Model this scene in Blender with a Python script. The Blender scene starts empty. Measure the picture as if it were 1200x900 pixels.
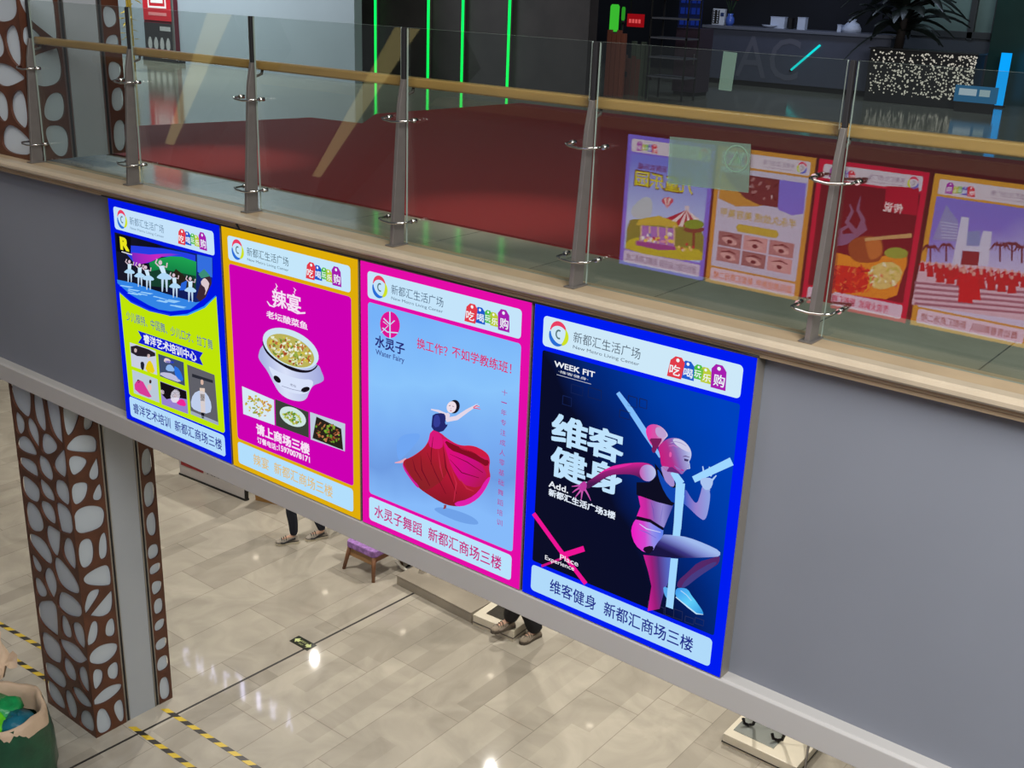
import bpy, bmesh, math, random
from mathutils import Vector, Matrix
rnd = random.Random(7)
SC = bpy.context.scene
COL = SC.collection
PI = math.pi
U = 5.0                                   # height of the upper storey above the ground floor

# ------------------------------------------------------------------ camera
FPX = 1303.1467523058418                  # focal length in pixels of a 1200 px wide frame
CAM = Vector((6.77291148, -4.21150896, 1.46051148 + U))
RX = Vector((0.78267692, 0.62133089, 0.03694266))       # right
RY = Vector((0.23776609, -0.24360225, -0.94027934))     # down
RZ = Vector((-0.57522528, 0.74471865, -0.33839328))     # forward
cd = bpy.data.cameras.new('camera')
cam = bpy.data.objects.new('camera', cd)
COL.objects.link(cam)
cd.sensor_width = 36.0
cd.lens = FPX * 36.0 / 1200.0
cd.clip_start = 0.05
cam.matrix_world = Matrix(((RX.x, -RY.x, -RZ.x, CAM.x), (RX.y, -RY.y, -RZ.y, CAM.y),
                           (RX.z, -RY.z, -RZ.z, CAM.z), (0, 0, 0, 1)))
SC.camera = cam

# ------------------------------------------------------------------ view, world, large lights
SC.view_settings.view_transform = 'Standard'
SC.view_settings.look = 'None'
SC.view_settings.gamma = 1.0
SC.view_settings.use_curve_mapping = False
SC.view_settings.exposure = 0.0
w = bpy.data.worlds.new('world')
SC.world = w
w.use_nodes = True
w.node_tree.nodes['Background'].inputs[0].default_value = (0.86, 0.92, 1.0, 1)
w.node_tree.nodes['Background'].inputs[1].default_value = 0.10

def area_light(name, loc, aim, sx, sy, power, color=(1, 1, 1)):
    d = bpy.data.lights.new(name, 'AREA')
    d.shape = 'RECTANGLE'
    d.size = sx
    d.size_y = sy
    d.energy = power
    d.color = color
    o = bpy.data.objects.new(name, d)
    COL.objects.link(o)
    o.location = loc
    o.rotation_euler = (Vector(aim) - Vector(loc)).to_track_quat('-Z', 'Y').to_euler()
    return o

def spot_light(name, loc, aim, power, angle, color=(1, 1, 1), blend=0.6, radius=0.06):
    d = bpy.data.lights.new(name, 'SPOT')
    d.energy = power
    d.spot_size = math.radians(angle)
    d.spot_blend = blend
    d.shadow_soft_size = radius
    d.color = color
    o = bpy.data.objects.new(name, d)
    COL.objects.link(o)
    o.location = loc
    o.rotation_euler = (Vector(aim) - Vector(loc)).to_track_quat('-Z', 'Y').to_euler()
    return o

area_light('atrium_skylight', (9.2, -3.6, U + 3.6), (6.0, 0.0, U - 0.8), 3.4, 2.5, 760, (0.94, 0.96, 1.0))
area_light('atrium_ceiling_light', (2.0, -3.5, U + 7.0), (1.0, -1.0, 0), 5.0, 3.0, 300, (1.0, 0.97, 0.92))
for i, (lx, ly) in enumerate(((-9.0, 5.4), (-6.6, 3.2), (-4.2, 5.4), (-2.2, 2.6), (-0.6, 5.2), (1.6, 2.8), (2.8, 5.2), (4.6, 2.6))):
    spot_light('shop_downlight', (lx, ly, 3.2), (lx, ly - 0.3, 0), 215, 125, (1.0, 0.95, 0.88), 0.8, 0.03)
area_light('hoarding_fill', (-9.0, 5.0, U + 4.2), (-8.6, 7.6, U + 0.8), 3.0, 1.0, 430, (0.84, 0.93, 1.0))  # added fill that brightens the pale hoarding
spot_light('carpet_spot', (-1.0, 1.4, U + 3.8), (-0.9, 1.5, U), 420, 30, (1.0, 0.86, 0.8), 1.0)
spot_light('carpet_spot', (2.2, 1.0, U + 3.8), (2.2, 1.5, U), 420, 30, (1.0, 0.86, 0.8), 1.0)
spot_light('column_fill_spot', (-3.6, -2.4, U + 3.0), (-1.7, 0.1, U + 0.5), 110, 30, (1.0, 0.93, 0.85), 1.0)  # added spot, aimed to brighten the column's front and spare its side

# ------------------------------------------------------------------ photo point -> place
def ray(u, v):
    return RX * ((u - 600) / FPX) + RY * ((v - 450) / FPX) + RZ

def at(u, v, x=None, y=None, z=None):
    """the point of the plane x=, y= or z= that the photograph shows at (u, v)"""
    d = ray(u, v)
    if x is not None:
        t = (x - CAM.x) / d.x
    elif y is not None:
        t = (y - CAM.y) / d.y
    else:
        t = (z - CAM.z) / d.z
    return CAM + d * t

# ------------------------------------------------------------------ materials
def lin(c):
    c = c / 255.0
    return c / 12.92 if c <= 0.04045 else ((c + 0.055) / 1.055) ** 2.4

def rgb(c):
    return (lin(c[0]), lin(c[1]), lin(c[2]), 1.0)

MATS = {}
def mat(name, color, rough=0.5, metal=0.0, spec=0.5, noise=0.0, nscale=8.0, bump=0.0, coat=0.0, stretch=None):
    if name in MATS:
        return MATS[name]
    m = bpy.data.materials.new(name)
    m.use_nodes = True
    nt = m.node_tree
    b = nt.nodes['Principled BSDF']
    b.inputs['Base Color'].default_value = rgb(color)
    b.inputs['Roughness'].default_value = rough
    b.inputs['Metallic'].default_value = metal
    b.inputs['Specular IOR Level'].default_value = spec
    b.inputs['Coat Weight'].default_value = coat
    b.inputs['Coat Roughness'].default_value = 0.05
    if noise or bump:
        tc = nt.nodes.new('ShaderNodeTexCoord')
        mp = nt.nodes.new('ShaderNodeMapping')
        if stretch:
            mp.inputs['Scale'].default_value = stretch
        n = nt.nodes.new('ShaderNodeTexNoise')
        n.inputs['Scale'].default_value = nscale
        n.inputs['Detail'].default_value = 6
        nt.links.new(tc.outputs['Object'], mp.inputs[0])
        nt.links.new(mp.outputs[0], n.inputs['Vector'])
        if noise:
            r = nt.nodes.new('ShaderNodeMix')
            r.data_type = 'RGBA'
            nt.links.new(n.outputs['Fac'], r.inputs['Factor'])
            lo = [max(0, q * (1 - noise)) for q in color]
            hi = [min(255, q * (1 + noise)) for q in color]
            r.inputs['A'].default_value = rgb(lo)
            r.inputs['B'].default_value = rgb(hi)
            nt.links.new(r.outputs['Result'], b.inputs['Base Color'])
        if bump:
            bp = nt.nodes.new('ShaderNodeBump')
            bp.inputs['Strength'].default_value = bump
            bp.inputs['Distance'].default_value = 0.02
            nt.links.new(n.outputs['Fac'], bp.inputs['Height'])
            nt.links.new(bp.outputs[0], b.inputs['Normal'])
    MATS[name] = m
    return m

def glow(color, s=1.0):
    """ink on a backlit film, a lamp, or a sparkle or lit side put in as glow"""
    key = 'glow_%d_%d_%d_%d' % (*[int(q) for q in color], int(s * 100))
    if key in MATS:
        return MATS[key]
    m = bpy.data.materials.new(key)
    m.use_nodes = True
    nt = m.node_tree
    nt.nodes.clear()
    o = nt.nodes.new('ShaderNodeOutputMaterial')
    e = nt.nodes.new('ShaderNodeEmission')
    e.inputs[0].default_value = rgb(color)
    e.inputs[1].default_value = s
    nt.links.new(e.outputs[0], o.inputs[0])
    MATS[key] = m
    return m

def glow_ramp(name, stops, p0, p1, s=1.0, noise=0.0):
    """a printed colour gradient from local point p0 to p1 on backlit film"""
    m = bpy.data.materials.new(name)
    m.use_nodes = True
    nt = m.node_tree
    nt.nodes.clear()
    o = nt.nodes.new('ShaderNodeOutputMaterial')
    e = nt.nodes.new('ShaderNodeEmission')
    e.inputs[1].default_value = s
    tc = nt.nodes.new('ShaderNodeTexCoord')
    d = Vector(p1) - Vector(p0)
    sub = nt.nodes.new('ShaderNodeVectorMath'); sub.operation = 'SUBTRACT'
    sub.inputs[1].default_value = p0
    dot = nt.nodes.new('ShaderNodeVectorMath'); dot.operation = 'DOT_PRODUCT'
    dot.inputs[1].default_value = d / d.length_squared
    nt.links.new(tc.outputs['Object'], sub.inputs[0])
    nt.links.new(sub.outputs[0], dot.inputs[0])
    val = dot.outputs['Value']
    if noise:
        n = nt.nodes.new('ShaderNodeTexNoise')
        n.inputs['Scale'].default_value = 2.6
        nt.links.new(tc.outputs['Object'], n.inputs['Vector'])
        ma = nt.nodes.new('ShaderNodeMath'); ma.operation = 'MULTIPLY_ADD'
        ma.inputs[1].default_value = noise
        nt.links.new(n.outputs['Fac'], ma.inputs[0])
        nt.links.new(val, ma.inputs[2])
        mb_ = nt.nodes.new('ShaderNodeMath'); mb_.operation = 'SUBTRACT'
        mb_.inputs[1].default_value = noise / 2
        nt.links.new(ma.outputs[0], mb_.inputs[0])
        val = mb_.outputs[0]
    r = nt.nodes.new('ShaderNodeValToRGB')
    els = r.color_ramp.elements
    while len(els) < len(stops):
        els.new(0.5)
    for i, (p, c) in enumerate(stops):
        els[i].position = p
        els[i].color = rgb(c)
    nt.links.new(val, r.inputs[0])
    nt.links.new(r.outputs[0], e.inputs[0])
    nt.links.new(e.outputs[0], o.inputs[0])
    return m

def glass_mat(name, tint, base, edge):
    m = bpy.data.materials.new(name)
    m.use_nodes = True
    nt = m.node_tree
    nt.nodes.clear()
    o = nt.nodes.new('ShaderNodeOutputMaterial')
    t = nt.nodes.new('ShaderNodeBsdfTransparent')
    t.inputs[0].default_value = (*tint, 1)
    g = nt.nodes.new('ShaderNodeBsdfGlossy')
    g.inputs['Roughness'].default_value = 0.0
    lw = nt.nodes.new('ShaderNodeLayerWeight')
    lw.inputs[0].default_value = 0.5
    pw = nt.nodes.new('ShaderNodeMath'); pw.operation = 'POWER'
    pw.inputs[1].default_value = 3.0
    ma = nt.nodes.new('ShaderNodeMath'); ma.operation = 'MULTIPLY_ADD'
    ma.inputs[1].default_value = edge
    ma.inputs[2].default_value = base
    mx = nt.nodes.new('ShaderNodeMixShader')
    nt.links.new(lw.outputs['Facing'], pw.inputs[0])
    nt.links.new(pw.outputs[0], ma.inputs[0])
    nt.links.new(ma.outputs[0], mx.inputs[0])
    nt.links.new(t.outputs[0], mx.inputs[1])
    nt.links.new(g.outputs[0], mx.inputs[2])
    nt.links.new(mx.outputs[0], o.inputs[0])
    return m

def tile_mat(name, base, dark, mortar, bw, bh, rough, marble=0.35, rot=PI / 2, freq=0.3, spec=0.5):
    """polished stone tiles laid in long planks, some darker, with cloudy veining"""
    m = bpy.data.materials.new(name)
    m.use_nodes = True
    nt = m.node_tree
    b = nt.nodes['Principled BSDF']
    tc = nt.nodes.new('ShaderNodeTexCoord')
    mp = nt.nodes.new('ShaderNodeMapping')
    mp.inputs['Rotation'].default_value = (0, 0, rot)
    br = nt.nodes.new('ShaderNodeTexBrick')
    br.offset = freq
    br.inputs['Scale'].default_value = 1.0
    br.inputs['Mortar Size'].default_value = 0.004
    br.inputs['Mortar Smooth'].default_value = 0.1
    br.inputs['Brick Width'].default_value = bw
    br.inputs['Row Height'].default_value = bh
    br.inputs['Bias'].default_value = -0.5
    br.inputs['Color1'].default_value = rgb(base)
    br.inputs['Color2'].default_value = rgb(dark)
    br.inputs['Mortar'].default_value = rgb(mortar)
    n = nt.nodes.new('ShaderNodeTexNoise')
    n.inputs['Scale'].default_value = 1.6
    n.inputs['Detail'].default_value = 9
    n.inputs['Distortion'].default_value = 1.6
    n2 = nt.nodes.new('ShaderNodeMapRange')
    n2.inputs[1].default_value = 0.3
    n2.inputs[2].default_value = 0.7
    n2.inputs[3].default_value = 1.0 - marble
    n2.inputs[4].default_value = 1.0 + marble * 0.35
    mul = nt.nodes.new('ShaderNodeVectorMath'); mul.operation = 'SCALE'
    nt.links.new(tc.outputs['Object'], mp.inputs[0])
    nt.links.new(mp.outputs[0], br.inputs['Vector'])
    nt.links.new(tc.outputs['Object'], n.inputs['Vector'])
    nt.links.new(n.outputs['Fac'], n2.inputs[0])
    nt.links.new(br.outputs['Color'], mul.inputs[0])
    nt.links.new(n2.outputs[0], mul.inputs['Scale'])
    nt.links.new(mul.outputs[0], b.inputs['Base Color'])
    b.inputs['Roughness'].default_value = rough
    b.inputs['Specular IOR Level'].default_value = spec
    return m

# ------------------------------------------------------------------ mesh building
class MB:
    def __init__(self):
        self.v, self.f, self.m, self.s = [], [], [], []
    def add(self, vs, fs, m=0, smooth=False):
        b = len(self.v)
        self.v += [tuple(q) for q in vs]
        for f in fs:
            self.f.append([b + i for i in f])
            self.m.append(m)
            self.s.append(smooth)
        return self
    def box(self, x0, x1, y0, y1, z0, z1, m=0):
        vs = [(x, y, z) for x in (x0, x1) for y in (y0, y1) for z in (z0, z1)]
        return self.add(vs, [(0, 1, 3, 2), (4, 6, 7, 5), (0, 4, 5, 1), (2, 3, 7, 6), (0, 2, 6, 4), (1, 5, 7, 3)], m)
    def prism(self, pts, plane, a, b, m=0, smooth=False):
        n = len(pts)
        if plane == 'xz':
            lo = [(p[0], a, p[1]) for p in pts]; hi = [(p[0], b, p[1]) for p in pts]
        elif plane == 'xy':
            lo = [(p[0], p[1], a) for p in pts]; hi = [(p[0], p[1], b) for p in pts]
        else:
            lo = [(a, p[0], p[1]) for p in pts]; hi = [(b, p[0], p[1]) for p in pts]
        self.add(lo + hi, [list(range(n))[::-1], list(range(n, 2 * n))], m)
        return self.add(lo + hi, [(i, (i + 1) % n, n + (i + 1) % n, n + i) for i in range(n)], m, smooth)
    def flat(self, pts, y=0.0, m=0):
        return self.add([(p[0], y, p[1]) for p in pts], [list(range(len(pts)))], m)
    def tube(self, path, r, n=10, m=0, caps=True):
        path = [Vector(p) for p in path]
        rs = r if isinstance(r, (list, tuple)) else [r] * len(path)
        vs, fs = [], []
        up = None
        for i, p in enumerate(path):
            a = path[max(0, i - 1)]; c = path[min(len(path) - 1, i + 1)]
            d = (c - a).normalized()
            if up is None:
                up = Vector((0, 0, 1)) if abs(d.z) < 0.9 else Vector((1, 0, 0))
            sx = d.cross(up).normalized(); up = sx.cross(d).normalized()
            for k in range(n):
                t = 2 * PI * k / n
                vs.append(p + (sx * math.cos(t) + up * math.sin(t)) * rs[i])
        for i in range(len(path) - 1):
            for k in range(n):
                k2 = (k + 1) % n
                fs.append((i * n + k, i * n + k2, (i + 1) * n + k2, (i + 1) * n + k))
        self.add(vs, fs, m, True)
        if caps:
            self.add(vs, [list(range(n))[::-1], list(range((len(path) - 1) * n, len(path) * n))], m)
        return self
    def lathe(self, prof, c=(0, 0, 0), n=20, m=0, caps=True):
        vs, fs = [], []
        for (r, z) in prof:
            for k in range(n):
                t = 2 * PI * k / n
                vs.append((c[0] + r * math.cos(t), c[1] + r * math.sin(t), c[2] + z))
        for i in range(len(prof) - 1):
            for k in range(n):
                k2 = (k + 1) % n
                fs.append((i * n + k, i * n + k2, (i + 1) * n + k2, (i + 1) * n + k))
        self.add(vs, fs, m, True)
        if caps:
            self.add(vs, [list(range(n))[::-1], list(range((len(prof) - 1) * n, len(prof) * n))], m)
        return self
    def ball(self, c, rx, ry, rz, n=16, k=10, m=0):
        prof = [(max(1e-4, math.sin(PI * i / k)), -math.cos(PI * i / k)) for i in range(k + 1)]
        vs, fs = [], []
        for (r, z) in prof:
            for j in range(n):
                t = 2 * PI * j / n
                vs.append((c[0] + rx * r * math.cos(t), c[1] + ry * r * math.sin(t), c[2] + rz * z))
        for i in range(k):
            for j in range(n):
                j2 = (j + 1) % n
                fs.append((i * n + j, i * n + j2, (i + 1) * n + j2, (i + 1) * n + j))
        return self.add(vs, fs, m, True)
    def build(self, name, mats, parent=None, bevel=0.0, fixn=True):
        me = bpy.data.meshes.new(name)
        me.from_pydata(self.v, [], self.f)
        for q in (mats if isinstance(mats, (list, tuple)) else [mats]):
            me.materials.append(q)
        me.polygons.foreach_set('material_index', self.m)
        me.polygons.foreach_set('use_smooth', self.s)
        bm = bmesh.new()
        bm.from_mesh(me)
        if fixn:
            bmesh.ops.remove_doubles(bm, verts=bm.verts, dist=1e-5)
            bmesh.ops.recalc_face_normals(bm, faces=bm.faces)
        if bevel:
            es = [e for e in bm.edges if len(e.link_faces) == 2 and e.calc_face_angle(0) > 0.5]
            bmesh.ops.bevel(bm, geom=es, offset=bevel, segments=2, affect='EDGES', profile=0.6, clamp_overlap=True)
        bm.to_mesh(me)
        bm.free()
        o = bpy.data.objects.new(name, me)
        COL.objects.link(o)
        if parent is not None:
            o.parent = parent
        return o

def tag(o, label, cat, group=None):
    o['label'] = label
    o['category'] = cat
    if group:
        o['group'] = group
    return o

def thing(name, label, cat, loc=(0, 0, 0), rz=0.0, group=None):
    o = bpy.data.objects.new(name, None)
    COL.objects.link(o)
    o.empty_display_size = 0.1
    o.location = loc
    o.rotation_euler = (0, 0, rz)
    return tag(o, label, cat, group)

def struct(o):
    o['kind'] = 'structure'
    return o

def copy_tree(o, parent=None):
    c = o.copy()
    COL.objects.link(c)
    if parent is not None:
        c.parent = parent
    for ch in list(o.children):
        copy_tree(ch, c)
    return c

def chaikin(pts, n=2):
    for _ in range(n):
        q = []
        for i in range(len(pts)):
            a, b = pts[i], pts[(i + 1) % len(pts)]
            q.append((a[0] * .75 + b[0] * .25, a[1] * .75 + b[1] * .25))
            q.append((a[0] * .25 + b[0] * .75, a[1] * .25 + b[1] * .75))
        pts = q
    return pts

def ellipse(cx, cy, rx, ry, n=20, rot=0.0):
    c, s = math.cos(rot), math.sin(rot)
    out = []
    for k in range(n):
        t = 2 * PI * k / n
        a, b = rx * math.cos(t), ry * math.sin(t)
        out.append((cx + a * c - b * s, cy + a * s + b * c))
    return out

def stroke(path, wd):
    """outline of a brush stroke of width wd along path (2-D)"""
    ws = wd if isinstance(wd, (list, tuple)) else [wd] * len(path)
    l, r = [], []
    for i, p in enumerate(path):
        a = path[max(0, i - 1)]; c = path[min(len(path) - 1, i + 1)]
        dx, dy = c[0] - a[0], c[1] - a[1]
        q = math.hypot(dx, dy) or 1
        nx, ny = -dy / q * ws[i] / 2, dx / q * ws[i] / 2
        l.append((p[0] + nx, p[1] + ny)); r.append((p[0] - nx, p[1] - ny))
    return l + r[::-1]

def rrect(x0, x1, z0, z1, r, n=5):
    out = []
    for cx, cz, a in ((x1 - r, z1 - r, 0), (x0 + r, z1 - r, PI / 2), (x0 + r, z0 + r, PI), (x1 - r, z0 + r, 1.5 * PI)):
        for k in range(n + 1):
            t = a + PI / 2 * k / n
            out.append((cx + r * math.cos(t), cz + r * math.sin(t)))
    return out

TXT = {}
def text_data(s, bold=0.0, res=3):
    key = (s, bold, res)
    if key not in TXT:
        cu = bpy.data.curves.new('lettering', 'FONT')
        cu.body = s
        cu.resolution_u = res
        cu.offset = bold
        cu.space_line = 0.95
        o = bpy.data.objects.new('lettering', cu)
        COL.objects.link(o)
        dg = bpy.context.evaluated_depsgraph_get()
        me = bpy.data.meshes.new_from_object(o.evaluated_get(dg))
        vs = [(v.co.x, v.co.y) for v in me.vertices]
        fs = [list(p.vertices) for p in me.polygons]
        bpy.data.objects.remove(o)
        bpy.data.curves.remove(cu)
        bpy.data.meshes.remove(me)
        TXT[key] = (vs, fs)
    return TXT[key]

def add_text(mb, s, x0, x1, z0, z1, y, m=0, bold=0.0, res=3):
    vs, fs = text_data(s, 0.0, res)
    ax, bx = min(v[0] for v in vs), max(v[0] for v in vs)
    az, bz = min(v[1] for v in vs), max(v[1] for v in vs)
    kx, kz = (x1 - x0) / (bx - ax), (z1 - z0) / (bz - az)
    base = [(x0 + (v[0] - ax) * kx, z0 + (v[1] - az) * kz) for v in vs]
    n = 0 if bold <= 0 else (1 if bold < 0.03 else 2)
    for i in range(-n, n + 1):                       # heavier strokes: the outline swept over a small square
        for j in range(-n, n + 1):
            dx, dz = (bold * abs(kx) * i / n, bold * abs(kz) * j / n) if n else (0, 0)
            mb.add([(p[0] + dx, y, p[1] + dz) for p in base], fs, m)
    return mb
# ================================================================== SETTING
def plank_mat(*args):
    """the polished tiles with narrow darker planks let in here and there"""
    m = tile_mat(*args)
    nt = m.node_tree
    mp = [n for n in nt.nodes if n.type == 'MAPPING'][0]
    sc = [n for n in nt.nodes if n.type == 'VECT_MATH'][0]
    br = nt.nodes.new('ShaderNodeTexBrick')
    br.offset = 0.37
    for k, v in (('Scale', 1.0), ('Mortar Size', 0.0), ('Brick Width', 1.3), ('Row Height', 0.2), ('Bias', -0.72)):
        br.inputs[k].default_value = v
    br.inputs['Color1'].default_value = (1, 1, 1, 1)
    br.inputs['Color2'].default_value = (0.30, 0.29, 0.28, 1)
    mul = nt.nodes.new('ShaderNodeVectorMath'); mul.operation = 'MULTIPLY'
    src = sc.inputs[0].links[0].from_socket
    nt.links.new(mp.outputs[0], br.inputs['Vector'])
    nt.links.new(src, mul.inputs[0])
    nt.links.new(br.outputs['Color'], mul.inputs[1])
    nt.links.new(mul.outputs[0], sc.inputs[0])
    return m

M_floor = plank_mat('polished_beige_tiles', (184, 177, 162), (156, 149, 136), (152, 145, 132), 1.2, 0.6, 0.055, 0.2)
M_ufloor = tile_mat('grey_green_polished_tiles', (150, 150, 132), (132, 134, 120), (96, 96, 86), 1.2, 0.8, 0.10, 0.15)
M_fascia = mat('grey_painted_fascia', (119, 122, 129), 0.55, noise=0.04, nscale=1.5)
M_band = mat('pale_grey_edge_band', (176, 172, 166), 0.5, noise=0.03, nscale=2)
M_stone = mat('beige_stone', (164, 142, 112), 0.4, noise=0.12, nscale=5, spec=0.4)
M_stone_lt = mat('pale_stone_nosing', (176, 160, 136), 0.35, noise=0.08, nscale=6)
M_dark = mat('black_rubber', (24, 23, 24), 0.6)
M_darkwall = mat('dark_mottled_wall', (46, 41, 41), 0.7, noise=0.35, nscale=3)
M_navy = mat('dark_navy_wall', (20, 24, 36), 0.7, noise=0.3, nscale=1.5)
M_hoard = mat('pale_grey_hoarding', (140, 150, 156), 0.6, noise=0.04, nscale=1.2)
M_soffit = mat('off_white_plaster', (215, 212, 204), 0.8)
M_steel = mat('brushed_steel', (150, 146, 140), 0.3, 0.9, noise=0.06, nscale=20)
M_steel_dk = mat('dull_steel', (112, 106, 100), 0.42, 0.45, noise=0.08, nscale=14)
M_chrome = mat('chrome', (200, 198, 192), 0.14, 1.0)

mb = MB(); mb.box(-22, 12, -9, 13, -0.2, 0); struct(mb.build('floor', M_floor))
mb = MB(); mb.box(-26, 14, 0.16, 17, U - 0.3, U); struct(mb.build('upper_floor', M_ufloor))
mb = MB(); mb.box(-22, 12, 0.10, 13, U - 1.72, U - 1.62); struct(mb.build('ceiling', M_soffit))
mb = MB(); mb.box(-12, 9, 0.08, 0.16, U - 1.64, U + 0.0); struct(mb.build('wall_front', M_fascia))
mb = MB()      # pale band along the foot of the fascia
mb.prism([(0.0, U - 1.757), (0.115, U - 1.757), (0.115, U - 1.609), (0.012, U - 1.609), (0.0, U - 1.622)], 'yz', -12, 9)
struct(mb.build('trim_1', M_band, bevel=0.004))
mb = MB()      # stone coping under the balustrade, with a rounded nosing
mb.prism([(0.0, U + 0.002), (0.16, U + 0.002), (0.16, U + 0.05), (-0.02, U + 0.05), (-0.02, U + 0.03), (0.0, U + 0.02)], 'yz', -12, 9, 0)
nose = [(-0.05, U + 0.052), (0.02, U + 0.052), (0.02, U + 0.1), (-0.04, U + 0.1), (-0.055, U + 0.094), (-0.062, U + 0.08), (-0.060, U + 0.062)]
mb.prism(nose, 'yz', -12, 9, 1)
mb.prism([(0.02, U + 0.052), (0.097, U + 0.052), (0.097, U + 0.1), (0.02, U + 0.1)], 'yz', -12, 9, 0)
for a, b in ((-12, -1.89), (-1.07, 9)):
    mb.prism([(0.097, U + 0.052), (0.20, U + 0.052), (0.20, U + 0.1), (0.097, U + 0.1)], 'yz', a, b, 0)
struct(mb.build('trim_2', [M_stone, M_stone_lt]))

# upper storey, far side
mb = MB(); mb.box(-26, at(415, 0, y=7.6).x, 7.6, 7.75, U, U + 5); struct(mb.build('wall_left', M_hoard))
mb = MB(); mb.box(-9, -2.0, 8.5, 8.7, U, U + 6)
struct(mb.build('wall_middle', M_darkwall))
mb = MB(); mb.box(-9, 12, 15.5, 15.7, U, U + 6); struct(mb.build('wall_back', M_navy))
M_greenwall = mat('dark_green_glazing', (30, 58, 52), 0.25, noise=0.3, nscale=1.0)
pA = at(1085, 20, y=14.2); pB = at(1168, 20, y=14.2)
mb = MB(); mb.box(pB.x, 12, 14.1, 14.3, U, U + 6); struct(mb.build('wall_right', M_greenwall))
# window_1: dim glazed bay between the palm and the green wall
g = struct(MB().box(pA.x - 0.5, pB.x - 0.02, 14.55, 14.6, U + 1.0, U + 4.5).build('window_1', mat('dim_grey_green_pane', (96, 116, 110), 0.2, noise=0.35, nscale=1.2)))
fr = MB()
for xx in (pA.x - 0.5, (pA.x + pB.x) / 2 + 0.05, pB.x - 0.12):
    fr.box(xx, xx + 0.09, 14.46, 14.56, U + 0.9, U + 4.5)
fr.box(pA.x - 0.5, pB.x - 0.03, 14.46, 14.56, U + 0.92, U + 1.02)
fr.build('window_frame', mat('dark_frame', (52, 56, 56), 0.5), g, bevel=0.005)
MB().box(pA.x - 0.5, pB.x, 14.5, 14.62, U, U + 0.92).build('window_apron', mat('dark_apron', (60, 66, 72), 0.6), g)
# ground floor, far side (seen only past the fascia's ends)
mb = MB(); mb.box(-22, 12, 12.6, 12.8, 0, U - 1.72); struct(mb.build('wall_shop', mat('shop_back_wall', (190, 184, 172), 0.7)))

# floor joint and the opposite edge of the void, which the glass mirrors
mb = MB()
j0, j1 = at(75, 900, z=0), at(497, 689, z=0)
mb.prism([(j0.x - 0.4 * 0.055 - 0.012, j0.y - 1.4), (j0.x - 0.4 * 0.055 + 0.012, j0.y - 1.4), (j1.x + 0.012, j1.y), (j1.x - 0.012, j1.y)], 'xy', 0.0, 0.0015)
struct(mb.build('trim_3', mat('dark_joint', (42, 38, 34), 0.6)))
YO = -7.12                                 # face of the light boxes across the void
mb = MB(); mb.box(-12, 12, YO - 0.18, YO - 0.08, U - 2.0, U - 0.15); struct(mb.build('wall_opposite', M_fascia))
mb = MB(); mb.box(-12, 12, YO - 0.18, YO + 0.0, U - 0.15, U - 0.03); struct(mb.build('trim_4', M_stone))

# ================================================================== PERFORATED COLUMNS
M_rust = mat('brown_perforated_sheet', (80, 45, 28), 0.42, 0.15, noise=0.3, nscale=7)
M_core = mat('pale_grey_column_core', (158, 162, 164), 0.5, noise=0.03, nscale=2)
M_backing = mat('milky_grey_backing', (176, 184, 188), 0.45)  # paler grey backing behind the holes of the sheet

def clip_half(poly, n, c):
    out = []
    for i in range(len(poly)):
        a, b = poly[i], poly[(i + 1) % len(poly)]
        da = a[0] * n[0] + a[1] * n[1] - c; db = b[0] * n[0] + b[1] * n[1] - c
        if da <= 0:
            out.append(a)
        if da * db < 0:
            t = da / (da - db)
            out.append((a[0] + t * (b[0] - a[0]), a[1] + t * (b[1] - a[1])))
    return out

def cells(seeds, x0, x1, z0, z1, gap, edge):
    res = []
    for i, s in enumerate(seeds):
        p = [(x0 + edge, z0 + edge), (x1 - edge, z0 + edge), (x1 - edge, z1 - edge), (x0 + edge, z1 - edge)]
        for k, q in enumerate(seeds):
            if k == i:
                continue
            dx, dz = q[0] - s[0], q[1] - s[1]
            d = math.hypot(dx, dz)
            if d > 1.6 or d < 1e-6:
                continue
            n = (dx / d, dz / d)
            p = clip_half(p, n, n[0] * (s[0] + q[0]) / 2 + n[1] * (s[1] + q[1]) / 2 - gap / 2)
            if len(p) < 3:
                break
        if len(p) < 3:
            continue
        A = sum(p[k][0] * p[(k + 1) % len(p)][1] - p[(k + 1) % len(p)][0] * p[k][1] for k in range(len(p))) / 2
        if abs(A) < 0.0025:
            continue
        # pull the long cells in a little, then round them
        cx = sum(a[0] for a in p) / len(p); cz = sum(a[1] for a in p) / len(p)
        p = [(cx + (a[0] - cx) * 1.06, cz + (a[1] - cz) * 1.04) for a in p]
        p = [(a[0] + rnd.uniform(-.012, .012), a[1] + rnd.uniform(-.02, .02)) for a in p]
        res.append(chaikin(p, 3))
    return res

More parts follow.
